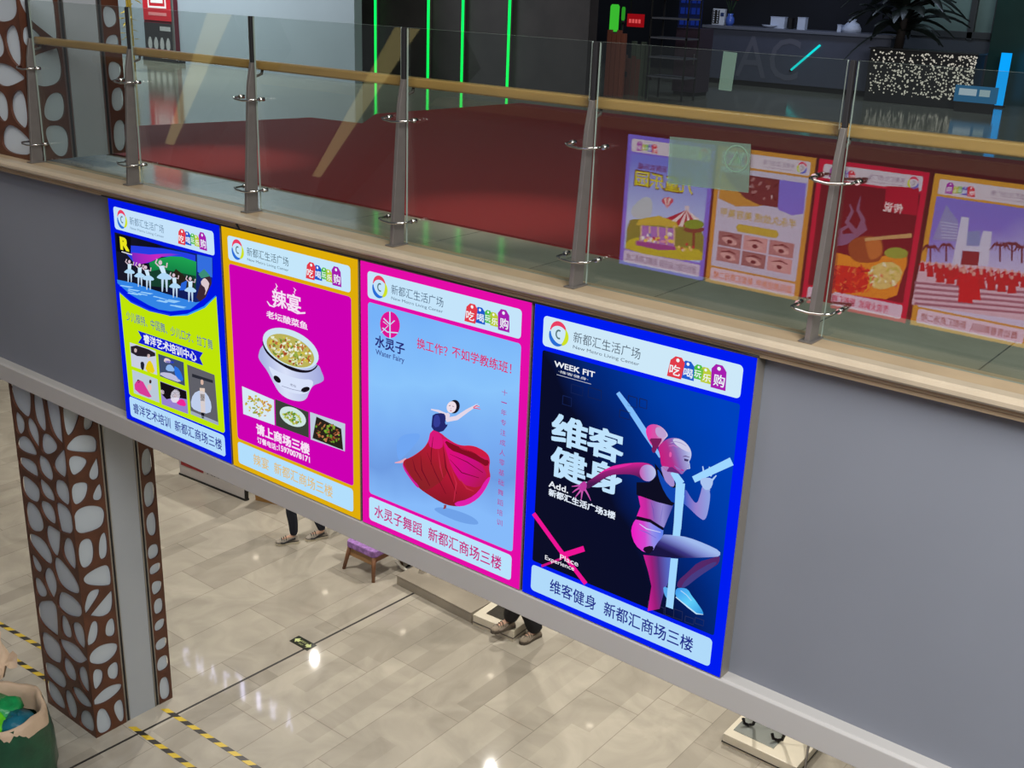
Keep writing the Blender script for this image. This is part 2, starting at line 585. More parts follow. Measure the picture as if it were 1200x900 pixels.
def perforated(name, x0, x1, z0, z1, seeds, parent, place, gap=0.05, edge=0.02, thick=0.02):
    cu = bpy.data.curves.new(name, 'CURVE')
    cu.dimensions = '2D'
    cu.fill_mode = 'BOTH'
    cu.extrude = thick / 2
    loops = [[(x0, z0), (x1, z0), (x1, z1), (x0, z1)]] + cells(seeds, x0, x1, z0, z1, gap, edge)
    for lp in loops:
        sp = cu.splines.new('POLY')
        sp.points.add(len(lp) - 1)
        for p, q in zip(sp.points, lp):
            p.co = (q[0], q[1], 0, 1)
        sp.use_cyclic_u = True
    t = bpy.data.objects.new(name, cu)
    COL.objects.link(t)
    dg = bpy.context.evaluated_depsgraph_get()
    me = bpy.data.meshes.new_from_object(t.evaluated_get(dg))
    bpy.data.objects.remove(t)
    bpy.data.curves.remove(cu)
    for v in me.vertices:
        v.co = place(v.co.x, v.co.y, v.co.z)
    bm = bmesh.new(); bm.from_mesh(me)
    bmesh.ops.recalc_face_normals(bm, faces=bm.faces)
    bm.to_mesh(me); bm.free()
    me.name = name
    me.materials.clear()
    me.materials.append(M_rust)
    o = bpy.data.objects.new(name, me)
    COL.objects.link(o)
    o.parent = parent
    return o

def fill_seeds(seeds, x0, x1, z0, z1, step, skip):
    """more holes of the same size where the photograph does not show the sheet"""
    z = z0 + step / 2
    while z < z1:
        n = max(1, round((x1 - x0) / 0.26))
        for k in range(n):
            s = (x0 + (k + .5) * (x1 - x0) / n + rnd.uniform(-.05, .05), z + rnd.uniform(-.07, .07))
            if not skip(s):
                seeds.append(s)
        z += step
    return seeds

def column(label, X0, X1, Y0, Y1, z0, z1, front, side, far, ys):
    """square column: perforated sheet on the front and on both edges of the side, plain strip between"""
    t = thing('column', label, 'column', ((X0 + X1) / 2, (Y0 + Y1) / 2, z0))
    cx, cy = (X0 + X1) / 2, (Y0 + Y1) / 2
    d = 0.02
    H = z1 - z0
    MB().box(X0 - cx + d, X1 - cx - d, Y0 - cy + d, Y1 - cy - d, 0, H).build('core', M_backing, t)
    perforated('perforated_panel', X0, X1, z0, z1, front, t, lambda a, b, c: (a - cx, Y0 - cy + 0.008 + c, b - z0), gap=0.046, edge=0.026, thick=0.018)
    perforated('perforated_panel', Y0, ys[0], z0, z1, side, t, lambda a, b, c: (X1 - cx - 0.008 + c, a - cy, b - z0), gap=0.055, edge=0.022, thick=0.018)
    perforated('perforated_panel', ys[1], Y1, z0, z1, far, t, lambda a, b, c: (X1 - cx - 0.008 + c, a - cy, b - z0), gap=0.07, edge=0.02, thick=0.018)
    MB().box(X1 - cx - d, X1 - cx - 0.004, ys[0] + 0.042 - cy, ys[1] - 0.042 - cy, 0, H).build('plain_panel', M_core, t)
    for a in (ys[0], ys[1] - 0.042):
        e = MB()
        e.box(X1 - cx - d, X1 - cx + 0.002, a - cy, a + 0.012 - cy, 0, H, 1)
        e.box(X1 - cx - d, X1 - cx - 0.006, a + 0.012 - cy, a + 0.032 - cy, 0, H, 0)
        e.box(X1 - cx - d, X1 - cx + 0.002, a + 0.032 - cy, a + 0.042 - cy, 0, H, 1)
        e.build('edge_strip', [M_dark, M_steel], t)
    return t

CX0, CX1, CY0, CY1 = -1.875, -1.078, 0.1, 0.9
S7 = lambda x, y: (x / 1.958, 440 + y / 1.958)
def sf(px):  # front face
    p = at(*px, y=CY0); return (p.x, p.z)
def ss(px):
    p = at(*px, x=CX1); return (p.y, p.z)
front = [sf(S7(*q)) for q in ((50, 65), (95, 100), (123, 108), (45, 110), (75, 127), (62, 163), (110, 158), (70, 215), (108, 220), (135, 210), (73, 255), (108, 262), (140, 262), (80, 328), (113, 313), (143, 323), (123, 375), (95, 402), (158, 410), (85, 440), (90, 478), (110, 468), (147, 460), (115, 548), (155, 530), (157, 585), (175, 590), (122, 640), (167, 632), (165, 680), (190, 697), (130, 690), (130, 737), (165, 750), (183, 735), (196, 785))]
side = [ss(S7(*q)) for q in ((165, 103), (207, 105), (200, 155), (185, 208), (221, 220), (190, 258), (230, 262), (207, 330), (240, 397), (205, 408), (228, 460), (210, 513), (175, 515), (235, 530), (253, 580), (215, 590), (180, 592), (242, 637), (260, 680), (227, 697), (248, 730), (238, 790), (274, 762))]
far = [ss(S7(*q)) for q in ((340, 200), (345, 270), (352, 345), (355, 405), (362, 440), (360, 485), (368, 525), (368, 575), (375, 610), (377, 663), (380, 705))]
LT = U - 1.72
fill_seeds(front, CX0, CX1, 2.95, LT, 0.3, lambda s: any(math.hypot(s[0] - q[0], s[1] - q[1]) < .2 for q in front))
fill_seeds(side, CY0, 0.4, 2.9, LT, 0.3, lambda s: any(math.hypot(s[0] - q[0], s[1] - q[1]) < .2 for q in side))
fill_seeds(far, 0.75, CY1, 2.4, LT, 0.3, lambda s: any(abs(s[1] - q[1]) < .2 for q in far))
column('brown perforated square column standing on the ground floor tiles, left below the fascia', CX0, CX1, CY0, CY1, 0, LT, front, side, far, (0.405, 0.755))
S45 = lambda x, y: (x / 4.5, y / 4.5)
front = [sf(S45(*q)) for q in ((5, 70), (42, 205), (-5, 230), (25, 400), (15, 560), (78, 570), (70, 725))]
side = [ss(S45(*q)) for q in ((190, 75), (130, 185), (215, 370), (265, 580), (270, 710), (180, 560), (185, 750))]
far = [ss(S45(*q)) for q in ((550, 95), (580, 230), (570, 370), (605, 530), (605, 690))]
UT = U + 4.5
near = lambda L, d: (lambda s: any(math.hypot(s[0] - q[0], s[1] - q[1]) < d for q in L))
fill_seeds(front, CX0, CX1, U + 0.1, UT, 0.34, near(list(front), .24))
fill_seeds(side, CY0, 0.4, U + 1.25, UT, 0.34, near(list(side), .24))
fill_seeds(far, 0.75, CY1, U + 1.25, UT, 0.34, near(list(far), .24))
column('brown perforated column on the upper storey, behind the left end of the glass', CX0, CX1, CY0, CY1, U + 0.1, UT, front, side, far, (0.405, 0.755))
# ================================================================== BALUSTRADE
M_glass = glass_mat('clear_balustrade_glass', (0.90, 0.93, 0.91), 0.075, 0.30)
M_gedge = mat('polished_glass_edge', (150, 160, 150), 0.25)
M_wood = mat('golden_wood', (176, 136, 78), 0.35, noise=0.14, nscale=6, stretch=(0.3, 4, 4), coat=0.3)
PX = [-1.03, 0.175, 1.40, 2.62, 3.815, 5.025, 6.235]
GY0, GY1 = 0.140, 0.152

def post(x, label):
    t = thing('balustrade_post', label, 'post', (x, 0.1, U + 0.1), 0, 'balustrade posts')
    b = MB()                                      # blade that leans back towards its tip
    b.prism([(-0.055, 0), (0.035, 0), (0.055, 0.80), (0.052, 0.872), (0.028, 0.872), (0.0, 0.74)], 'yz', -0.012, 0.012)
    b.build('blade', M_steel_dk, t, bevel=0.003)
    MB().box(-0.03, 0.03, -0.07, 0.05, -0.0, 0.008).build('foot_plate', M_steel_dk, t, bevel=0.002)
    MB().box(-0.010, 0.010, 0.034, 0.058, 0.872, 1.13).build('upper_mast', M_dark, t, bevel=0.002)
    for z in (0.66, 0.13):
        yb = -0.012 if z > 0.5 else -0.035
        c = MB()
        c.tube([(-0.085, 0.012, z + 0.012), (-0.08, yb - 0.03, z + 0.012), (-0.055, yb - 0.04, z + 0.006), (0, yb - 0.035, z), (0.055, yb - 0.04, z + 0.006), (0.09, yb - 0.03, z + 0.012), (0.097, 0.012, z + 0.012)], 0.006, 8)
        c.build('clamp_arm', M_chrome, t)
        for s in (-0.085, 0.097):
            q = MB()
            q.tube([(s, 0.004, z + 0.012), (s, 0.0385, z + 0.012)], 0.012, 12)
            q.build('clamp_button', M_chrome, t)
    return t
names = ['steel balustrade post at the far left end, against the brown column',
         'steel balustrade post left of the first blue poster',
         'steel balustrade post above the yellow poster',
         'steel balustrade post above the pink dance poster',
         'steel balustrade post left of the reflected fairground poster',
         'steel balustrade post at the right, above the grey fascia',
         'steel balustrade post past the right edge of the view']
for x, n in zip(PX, names):
    post(x, n)
gn = ['leftmost glass balustrade panel, in front of the column', 'glass balustrade panel over the first blue poster',
      'glass balustrade panel over the yellow poster, left of the green light strips', 'glass balustrade panel over the pink dance poster',
      'glass balustrade panel that carries the pale green paper', 'rightmost glass balustrade panel, above the grey fascia']
for i in range(6):
    a, b = PX[i] + 0.022, PX[i + 1] - 0.022
    m = MB()
    m.box(a, b, GY0, GY1, U + 0.101, U + 1.23, 0)
    o = m.build('glass_panel', [M_glass, M_gedge])
    for p in o.data.polygons:
        if abs(p.normal.y) < 0.5:
            p.material_index = 1
    tag(o, gn[i], 'glass panel', 'balustrade glass panels')
hr = thing('handrail', 'golden wooden handrail along the top of the glass balustrade', 'handrail', (2.6, 0.215, U + 0.955))
m = MB(); m.prism(rrect(-0.03, 0.03, -0.026, 0.026, 0.012), 'yz', -3.66, 4.6); m.build('rail', M_wood, hr)
for x in PX[:-1]:
    m = MB(); m.tube([(x - 2.6, -0.055, -0.06), (x - 2.6, -0.04, -0.06), (x - 2.6, -0.005, -0.05), (x - 2.6, 0, -0.024)], 0.008, 8)
    m.build('rail_bracket', M_steel_dk, hr)
m = MB()
gp = [at(785, 160, y=0.1375), at(880, 169, y=0.1375), at(877, 226, y=0.1375), at(782, 215, y=0.1375)]
m.prism([(p.x, p.z) for p in gp], 'xz', 0.1365, 0.1385)
st = m.build('paper_sheet', glass_mat('translucent_green_paper', (0.74, 0.86, 0.80), 0.02, 0.05))
st.data.materials[0].node_tree.nodes.new('ShaderNodeBsdfDiffuse')
nt = st.data.materials[0].node_tree
df = [n for n in nt.nodes if n.type == 'BSDF_DIFFUSE'][0]
df.inputs[0].default_value = rgb((170, 196, 178))
mxs = [n for n in nt.nodes if n.type == 'MIX_SHADER'][0]
for l in list(mxs.inputs[2].links):
    nt.links.remove(l)
nt.links.new(df.outputs[0], mxs.inputs[2])
for l in list(mxs.inputs[0].links):
    nt.links.remove(l)
mxs.inputs[0].default_value = 0.16
tag(st, 'pale green translucent paper sheet stuck on the glass panel', 'paper')
m = MB()
q = at(863, 186, y=0.137)
m2 = [(q.x + a, q.z + b) for a, b in ellipse(0, 0, .055, .055, 24)]
ring = stroke(m2 + [m2[0]], 0.006)
m.prism(ring, 'xz', 0.1355, 0.1364)
m.prism(stroke([(q.x + a, q.z + b) for a, b in ((-.03, -.03), (0, .03), (.02, -.02), (.03, .03))], .008), 'xz', 0.1355, 0.1364)
m.build('printed_ring', mat('grey_green_print', (104, 128, 108), 0.6), st)
m = MB()
gp = [at(848, 60, y=0.1375), at(864, 62, y=0.1375), at(857, 107, y=0.1375), at(842, 105, y=0.1375)]
m.prism([(p.x, p.z) for p in gp], 'xz', 0.1365, 0.1385)
tag(m.build('paper_strip', st.data.materials[0]), 'pale green paper strip stuck at the top of the glass', 'paper')

# ================================================================== CABLE ALONG THE FASCIA
m = MB()
m.tube([(x, -0.012 + 0.002 * math.sin(x * 5), U + 0.008 + 0.003 * math.sin(x * 3.1)) for x in [-0.05 + 0.1 * k for k in range(50)]], 0.005, 6)
k0 = at(282, 252, y=-0.01)
m.tube([(k0.x - 0.02, -0.01, U + 0.008), (k0.x - 0.02, -0.03, U + 0.045), (k0.x + 0.02, -0.03, U + 0.05), (k0.x + 0.16, -0.028, U + 0.046)], 0.006, 6)
tag(m.build('cable', M_dark), 'thin dark cable running along the top edge of the posters', 'cable')

# ================================================================== RED CARPET
m = MB()
cp = [(-3.0, 1.08), (9.0, 1.08), (9.0, 7.6), (-2.3, 7.5), (-2.45, 5.0), (-1.9, 4.25), (-2.6, 4.15), (-2.75, 3.4), (-3.0, 2.3)]
m.prism(cp, 'xy', U, U + 0.012)
M_carpet = mat('red_carpet', (122, 32, 32), 0.75, noise=0.10, nscale=60, bump=0.15, spec=0.25)
tag(m.build('red_carpet', M_carpet), 'large red carpet on the upper floor behind the glass', 'carpet')
# ================================================================== LIGHT BOXES
PW, PH, GAP = 1.2, 1.609, 0.0134
M_alu = mat('champagne_aluminium', (150, 142, 130), 0.4, 0.6)

class Art:
    """prints on the film of one light box; points are read off the photograph on the film's own plane"""
    def __init__(self, root, loc, s=1.0):
        self.root, self.loc, self.s = root, loc, s
        self.begin()
    def frame(self, ox, oy, k):
        self.fr = lambda p: self.loc(ox + p[0] / k, oy + p[1] / k)
        return self
    def local(self):
        self.fr = lambda p: p
        return self
    def begin(self):
        self.mb, self.cols = MB(), []
        return self
    def ink(self, c):
        m = c if isinstance(c, bpy.types.Material) else glow(c, self.s)
        if m not in self.cols:
            self.cols.append(m)
        return self.cols.index(m)
    def poly(self, pts, c, layer, sm=0):
        q = [self.fr(p) for p in pts]
        if sm:
            q = chaikin(q, sm)
        self.mb.flat(q, -0.0008 * layer, self.ink(c))
        return self
    def line(self, path, wd, c, layer):
        if not isinstance(wd, (list, tuple)):
            wd = [wd] * len(path)
        return self.poly(stroke(path, wd), c, layer)
    def text(self, s, p0, p1, hgt, c, layer, bold=0.0, res=3):
        """text from left-bottom p0 to right-bottom p1, hgt in frame units"""
        a, b, t = self.fr(p0), self.fr(p1), self.fr((p0[0], p0[1] - hgt) if self.down else (p0[0], p0[1] + hgt))
        z = (a[1] + b[1]) / 2
        add_text(self.mb, s, a[0], b[0], z, z + t[1] - a[1], -0.0008 * layer, self.ink(c), bold, res)
        return self
    def grad(self, stops, p0, p1, noise=0.0):
        a, b = self.fr(p0), self.fr(p1)
        Art.k = getattr(Art, 'k', 0) + 1
        return glow_ramp('print_ramp_%d' % Art.k, stops, (a[0], 0, a[1]), (b[0], 0, b[1]), self.s, noise)
    down = True
    def end(self, name, parent=None):
        o = self.mb.build(name, self.cols, parent or self.root, fixn=False)
        self.begin()
        return o

def ll(x0, z0):
    return lambda u, v: (lambda p: (p.x - x0, p.z - z0))(at(u, v, y=0.0))

L4 = ll(3 * (PW + GAP), U)

def lightbox(label, x, y, z, rz, face, group, s):
    t = thing('poster_light_box', label, 'light box poster', (x, y, z), rz, group)
    m = MB()
    m.box(0, PW, 0.003, 0.078, -PH, 0)
    m.build('casing', M_alu, t)
    m = MB()
    m.flat([(0.004, -PH + 0.004), (PW - 0.004, -PH + 0.004), (PW - 0.004, -0.004), (0.004, -0.004)], 0.0)
    m.build('printed_face', glow(face, s), t, fixn=False)
    return t

def logo(A, cx, cz, r, layer):
    def arc(a0, a1, c):
        p, wd = [], []
        for k in range(13):
            t = a0 + (a1 - a0) * k / 12
            p.append((cx + r * math.cos(t) * 0.93, cz + r * math.sin(t)))
            wd.append(r * (0.12 + 0.32 * math.sin(PI * min(1, k / 12 * 1.05))))
        A.line(p, wd, c, layer)
    arc(math.radians(30), math.radians(165), (232, 62, 100))
    arc(math.radians(-70), math.radians(38), (205, 225, 40))
    arc(math.radians(172), math.radians(300), (40, 110, 215))
    p = [(cx + r * .38 * math.cos(t) * .8 + r * .05, cz + r * .38 * math.sin(t)) for t in [math.radians(60 + 24 * k) for k in range(11)]]
    A.line(p, r * 0.16, (90, 120, 125), layer)
    A.end('round_logo', A.head)

TAGC = [(225, 60, 75), (30, 90, 205), (80, 190, 70), (190, 205, 60), (165, 30, 175)]
def header(root, A, bg=(205, 232, 248), txt=(85, 100, 115)):
    """pale band with the arc logo, two lines of lettering and five price tags"""
    A.local()
    A.down = False
    A.poly(rrect(0.060, 1.138, -0.205, -0.051, 0.022), bg, 1)
    A.head = A.end('header_band')
    logo(A, 0.153, -0.128, 0.054, 2)
    A.local()
    A.text('新都汇生活广场', (0.242, -0.148), (0.620, -0.148), 0.055, txt, 2)
    A.end('lettering', A.head)
    A.text('New Metro Living Center', (0.243, -0.183), (0.618, -0.183), 0.022, txt, 2)
    A.end('lettering', A.head)
    xs = [(0.768, 0.842, -0.188, -0.086, .06), (0.842, 0.906, -0.180, -0.094, -.02), (0.898, 0.946, -0.166, -0.098, .02), (0.940, 0.996, -0.174, -0.102, -.05), (0.992, 1.066, -0.186, -0.074, -.02)]
    for ch, c, (a, b, z0, z1, tilt) in zip('吃喝玩乐购', TAGC, xs):
        w_, h_ = b - a, z1 - z0
        sh = lambda px, pz: (px + tilt * (pz - z0) * 2.5, pz)
        A.poly([sh(a, z0), sh(b, z0), sh(b, z1 - h_ * .22), sh(b - w_ * .28, z1), sh(a + w_ * .28, z1), sh(a, z1 - h_ * .22)], c, 2 + (c in (TAGC[0], TAGC[4])))
        q = sh((a + b) / 2, z1 - h_ * .16)
        A.poly(ellipse(q[0], q[1], w_ * .12, w_ * .12, 10), (240, 245, 250), 4)
        A.text(ch, (a + w_ * .16, z0 + h_ * .12), (b - w_ * .12, z0 + h_ * .12), h_ * .48, (240, 248, 252), 4, 0.01)
        A.end('price_tag', A.head)
    A.down = True

def footer(A, s, p0, p1, h, c, bg=(185, 222, 250), bold=0.010):
    A.local()
    A.poly(rrect(0.060, 1.138, -1.572, -1.419, 0.022), bg, 1)
    f = A.end('footer_band')
    A.down = False
    words = s.split()
    unit = (p1 - p0) / (sum(len(w_) for w_ in words) + 0.6 * (len(words) - 1))
    x = p0
    for w_ in words:
        A.text(w_, (x, -1.496 - h / 2), (x + unit * len(w_) - 0.006, -1.496 - h / 2), h, c, 2, bold)
        A.end('lettering', f)
        x += unit * (len(w_) + 0.6)
    A.down = True

GRP = 'poster light boxes on the fascia'
# ---------------------------------------------------------------- first box: children's art school
lab = 'leftmost poster light box, blue frame, children ballet photo over a lime green panel'
r1 = lightbox(lab, 0, 0, U, 0, (0, 22, 225), GRP, 1.0)
A = Art(r1, ll(0, U))
header(r1, A, (196, 226, 250), (105, 135, 165))
F_A = lambda: A.frame(120, 225, 6.0)
F_B = lambda: A.frame(140, 350, 4.5)
F_A()
A.poly([(85, 282), (230, 320), (450, 385), (655, 432), (775, 462), (778, 560), (768, 650), (720, 745), (620, 825), (480, 838), (400, 825), (330, 795), (200, 720), (110, 640)], A.grad([(0, (24, 24, 40)), (.5, (14, 14, 30)), (1, (20, 40, 120))], (120, 400), (680, 500), .5), 1)
A.poly([(120, 372), (230, 378), (420, 395), (600, 430), (655, 445), (655, 500), (540, 460), (420, 455), (320, 500), (225, 500)], (38, 62, 225), 2)
A.poly([(205, 425), (330, 440), (480, 432), (560, 440), (420, 455), (340, 490), (225, 520)], A.grad([(0, (120, 40, 190)), (.5, (200, 40, 190)), (1, (60, 60, 220))], (210, 470), (560, 440), .3), 3)
A.poly([(330, 498), (400, 468), (480, 452), (560, 455), (662, 490), (662, 640), (480, 640), (350, 580)], A.grad([(0, (30, 160, 80)), (.5, (20, 130, 70)), (1, (14, 80, 60))], (480, 460), (500, 640), .4), 3)
A.poly([(330, 560), (420, 540), (660, 590), (660, 690), (330, 660)], (22, 62, 46), 4)
A.poly([(106, 615), (230, 640), (370, 690), (520, 735), (660, 775), (690, 770), (620, 825), (480, 838), (400, 825), (330, 795), (200, 720), (110, 640)], (52, 132, 228), 5)
for k in range(16):
    x, y = rnd.uniform(130, 560), 0
    y = 650 + (x - 110) * .28 + rnd.uniform(-5, 40)
    A.poly([(x, y), (x + rnd.uniform(40, 90), y + 14), (x + 60, y + 20), (x - 10, y + 6)], (150, 205, 250), 6)
A.poly([(668, 438), (774, 462), (776, 600), (700, 580), (672, 560)], (52, 110, 222), 4)
A.poly([(690, 655), (720, 600), (760, 590), (772, 640), (730, 740), (690, 770), (665, 740)], (60, 40, 52), 6)
A.poly([(690, 640), (720, 600), (745, 620), (760, 650), (720, 740), (735, 680)], (220, 200, 205), 7, 1)
A.poly([(680, 575), (720, 540), (765, 590), (700, 605)], (60, 140, 120), 7)
A.poly([(480, 600), (520, 540), (560, 570), (590, 600), (640, 610), (650, 680), (480, 650)], (40, 36, 28), 5)
A.poly([(590, 690), (600, 620), (560, 640), (545, 690)], (40, 100, 215), 6)
pic = A.end('stage_photo')
F_A()
def dancer(x, y, k, lean=0):
    """ballet child: y is the waist, k the size in frame pixels"""
    c, skin = (205, 232, 250), (214, 190, 205)
    A.poly([(x - .20 * k, y), (x + .20 * k, y), (x + .25 * k + lean, y - .75 * k), (x - .22 * k + lean, y - .72 * k)], c, 8)
    A.poly(ellipse(x + lean * 1.2, y - 1.02 * k, .17 * k, .22 * k, 10), skin, 9)
    A.line([(x - .2 * k + lean, y - .7 * k), (x - .5 * k + lean, y - 1.0 * k), (x - .35 * k + lean, y - 1.35 * k)], .12 * k, skin, 8)
    A.line([(x + .22 * k + lean, y - .7 * k), (x + .5 * k + lean, y - .6 * k), (x + .55 * k + lean, y - 1.0 * k)], .12 * k, skin, 8)
    A.poly([(x - .22 * k, y - .1 * k), (x + .22 * k, y - .08 * k), (x + .72 * k, y + .30 * k), (x + .62 * k, y + .52 * k), (x + .2 * k, y + .5 * k), (x - .3 * k, y + .48 * k), (x - .68 * k, y + .34 * k), (x - .6 * k, y + .2 * k)], (176, 216, 246), 9, 1)
    for d in (-.14, .2):
        A.line([(x + d * k, y + .4 * k), (x + d * 1.1 * k, y + 1.0 * k), (x + d * 1.2 * k, y + 1.6 * k)], [.24 * k, .18 * k, .1 * k], (190, 214, 238), 8)
for q in ((196, 545, 55, 0), (268, 572, 58, 0), (328, 590, 60, -14), (440, 575, 78, -22), (515, 645, 60, -6), (624, 672, 62, 0)):
    dancer(*q)
A.end('ballet_children', pic)
F_A()
A.poly([(106, 296), (208, 318), (206, 440), (106, 415)], (12, 12, 18), 9)
A.text('R', (140, 405), (190, 405), 78, (232, 228, 30), 10, 0.05)
A.line([(142, 418), (216, 440)], 7, (220, 220, 225), 10)
A.end('school_logo', pic)
F_B()
q = [F_A().fr(p) for p in ((120, 700), (200, 778), (330, 838), (480, 872), (600, 862), (720, 810), (802, 735))]
F_B()
q2 = [A.fr(p) for p in ((556, 700), (548, 708), (62, 512), (52, 500))]
A.local()
A.poly(q + q2, (190, 228, 8), 1)
panel = A.end('lime_panel')
A.frame(120, 225, 6.0)
A.line([(470, 872), (600, 862), (720, 808), (800, 730)], [2, 12, 14, 6], (40, 150, 245), 3)
A.line([(120, 700), (200, 770), (330, 830), (480, 862)], [8, 9, 8, 3], (30, 70, 235), 3)
A.end('arc_edge', panel)
F_B()
A.text('少儿模特、中国舞、少儿口才、拉丁舞', (40, 122), (494, 262), 50, (72, 84, 170), 3)
A.end('lettering', panel)
F_B()
A.poly([(98, 168), (442, 285), (425, 312), (443, 352), (100, 232), (118, 205)], (18, 28, 205), 3)
rib = A.end('ribbon', panel)
A.text('睿洋艺术培训中心', (132, 240), (408, 325), 47, (235, 240, 250), 4, 0.02)
A.end('lettering', rib)
def photo1(quad, bg, shapes):
    A.poly(quad, bg, 3)
    for pts, c, sm in shapes:
        A.poly(pts, c, 4, sm)
    A.end('small_photo', panel)
F_B()
photo1([(56, 230), (192, 275), (200, 402), (66, 355)], (200, 205, 225), [([(60, 235), (190, 278), (192, 310), (64, 300)], (40, 32, 42), 1), ([(112, 330), (135, 335), (130, 380), (115, 370)], (30, 30, 45), 1), ([(150, 330), (170, 325), (195, 398), (135, 380)], (230, 205, 20), 1), ([(80, 260), (95, 265), (92, 285), (80, 280)], (225, 200, 200), 1), ([(150, 290), (165, 295), (160, 315), (148, 310)], (225, 200, 200), 1)])
photo1([(205, 290), (340, 335), (347, 460), (215, 408)], (62, 76, 110), [([(240, 310), (270, 320), (275, 340), (235, 335)], (225, 205, 210), 1), ([(250, 350), (275, 345), (300, 385), (245, 380)], (140, 180, 235), 1), ([(285, 350), (320, 370), (345, 440), (300, 420)], (40, 110, 220), 1), ([(220, 385), (290, 395), (340, 450), (215, 405)], (190, 190, 220), 1), ([(245, 325), (290, 330), (290, 342), (240, 336)], (40, 60, 190), 1)])
photo1([(68, 374), (202, 425), (212, 548), (78, 497)], (185, 200, 215), [([(80, 440), (120, 425), (150, 480), (180, 530), (85, 490)], (215, 60, 150), 1), ([(150, 450), (175, 455), (165, 490), (150, 480)], (225, 190, 190), 1), ([(95, 425), (110, 428), (108, 445), (95, 442)], (70, 40, 40), 1), ([(160, 425), (172, 430), (170, 448), (158, 445)], (70, 40, 40), 1)])
photo1([(215, 434), (355, 486), (364, 608), (225, 556)], (150, 130, 205), [([(216, 436), (354, 488), (357, 530), (300, 520), (250, 530), (222, 500)], (22, 16, 22), 0), ([(270, 500), (300, 470), (325, 500), (310, 550), (275, 545)], (225, 220, 235), 1), ([(300, 540), (340, 525), (358, 570), (310, 560)], (235, 40, 150), 1), ([(290, 500), (305, 498), (305, 520), (290, 520)], (200, 150, 140), 1), ([(215, 480), (235, 480), (240, 500), (225, 505)], (210, 190, 205), 1)])
photo1([(358, 346), (503, 402), (524, 668), (378, 608)], (96, 96, 104), [([(378, 590), (522, 650), (524, 668), (378, 608)], (160, 170, 190), 0), ([(385, 395), (495, 430), (495, 445), (385, 412)], (40, 42, 52), 0), ([(375, 560), (390, 500), (430, 480), (465, 500), (490, 560), (480, 610), (400, 590)], (190, 205, 235), 1), ([(425, 470), (452, 472), (455, 600), (432, 600)], (225, 205, 190), 0), ([(428, 500), (452, 505), (450, 540), (430, 538)], (30, 28, 34), 0), ([(430, 425), (445, 428), (445, 455), (430, 452)], (215, 180, 165), 1), ([(432, 598), (450, 600), (448, 632), (436, 630)], (20, 20, 24), 0)])
footer(A, '睿洋艺术培训  新都汇商场三楼', 0.10, 1.11, 0.080, (50, 64, 150), (178, 218, 250))

# ---------------------------------------------------------------- second box: fish soup restaurant
x2 = PW + GAP
r2 = lightbox('poster light box with a golden yellow frame, magenta panel and a white soup pot', x2, 0, U, 0, (222, 172, 10), GRP, 1.0)
A = Art(r2, ll(x2, U))
header(r2, A, (196, 230, 250), (85, 110, 125))
A.local()
A.poly(rrect(0.062, 1.142, -1.397, -0.228, 0.02), (205, 0, 178), 1)
panel = A.end('magenta_panel')
F_C = lambda: A.frame(260, 320, 5.625)
F_D = lambda: A.frame(270, 440, 5.294)
F_C()
W_ = (246, 225, 245)
A.text('辣宴', (338, 218), (522, 262), 112, W_, 3, 0.02)
A.end('lettering', panel)
F_C()
A.line([(300, 185), (318, 212), (345, 222), (378, 205)], [5, 10, 9, 4], W_, 3)
A.end('brush_swoosh', panel)
A.line([(425, 195), (450, 240), (500, 265), (552, 262)], [5, 8, 10, 12], W_, 3)
A.end('brush_swoosh', panel)
A.line([(356, 68), (366, 88), (358, 100), (366, 112)], [2, 8, 6, 3], W_, 3)
A.end('steam_wisp', panel)
A.line([(474, 96), (488, 112), (478, 124), (484, 136)], [2, 8, 6, 3], W_, 3)
A.end('steam_wisp', panel)
F_C()
A.text('老坛酸菜鱼', (298, 302), (566, 366), 48, W_, 3, 0.02)
A.end('lettering', panel)
F_C()      # the pot
A.poly([(258, 490), (300, 450), (640, 600), (655, 640), (680, 700), (655, 722), (600, 740), (575, 790), (560, 830), (520, 848), (440, 832), (380, 790), (345, 730), (300, 640), (268, 600), (242, 560), (245, 530)], A.grad([(0, (170, 180, 226)), (.4, (216, 224, 248)), (1, (160, 168, 220))], (270, 600), (660, 720), .2), 3, 2)
A.poly([(300, 600), (350, 640), (500, 700), (620, 700), (575, 790), (520, 800), (430, 780), (360, 720)], (216, 226, 250), 4, 2)
A.poly([(268, 430), (275, 490), (310, 545), (390, 605), (480, 650), (570, 660), (625, 630), (642, 590), (600, 640), (520, 640), (400, 590), (300, 510)], (24, 18, 30), 5, 2)
A.poly(ellipse(458, 494, 198, 112, 36, 0.47), (206, 228, 242), 6)
soup = ellipse(456, 510, 170, 90, 36, 0.47)
A.poly(soup, (186, 178, 90), 6.5)
cols = [(226, 232, 205), (206, 190, 70), (160, 70, 40), (110, 140, 50), (238, 240, 225), (190, 110, 60), (150, 170, 70), (215, 215, 170)]
for k in range(170):
    t, rr = rnd.uniform(0, 2 * PI), math.sqrt(rnd.random()) * .94
    a, b = 164 * rr * math.cos(t), 85 * rr * math.sin(t)
    c, s = math.cos(.47), math.sin(.47)
    A.poly(ellipse(456 + a * c - b * s, 510 + a * s + b * c, rnd.uniform(5, 17), rnd.uniform(4, 10), 7, rnd.uniform(0, PI)), rnd.choice(cols), 7 + k / 200)
for q, rt in (((370, 698), .8), ((556, 766), -.3)):
    A.poly(ellipse(*q, 30, 17, 14, rt), (22, 18, 26), 8)
A.text('老坛', (455, 742), (495, 752), 16, (90, 90, 120), 8)
A.line([(400, 742), (470, 765), (540, 780)], 3, (120, 125, 160), 8)
A.end('soup_pot_picture', panel)
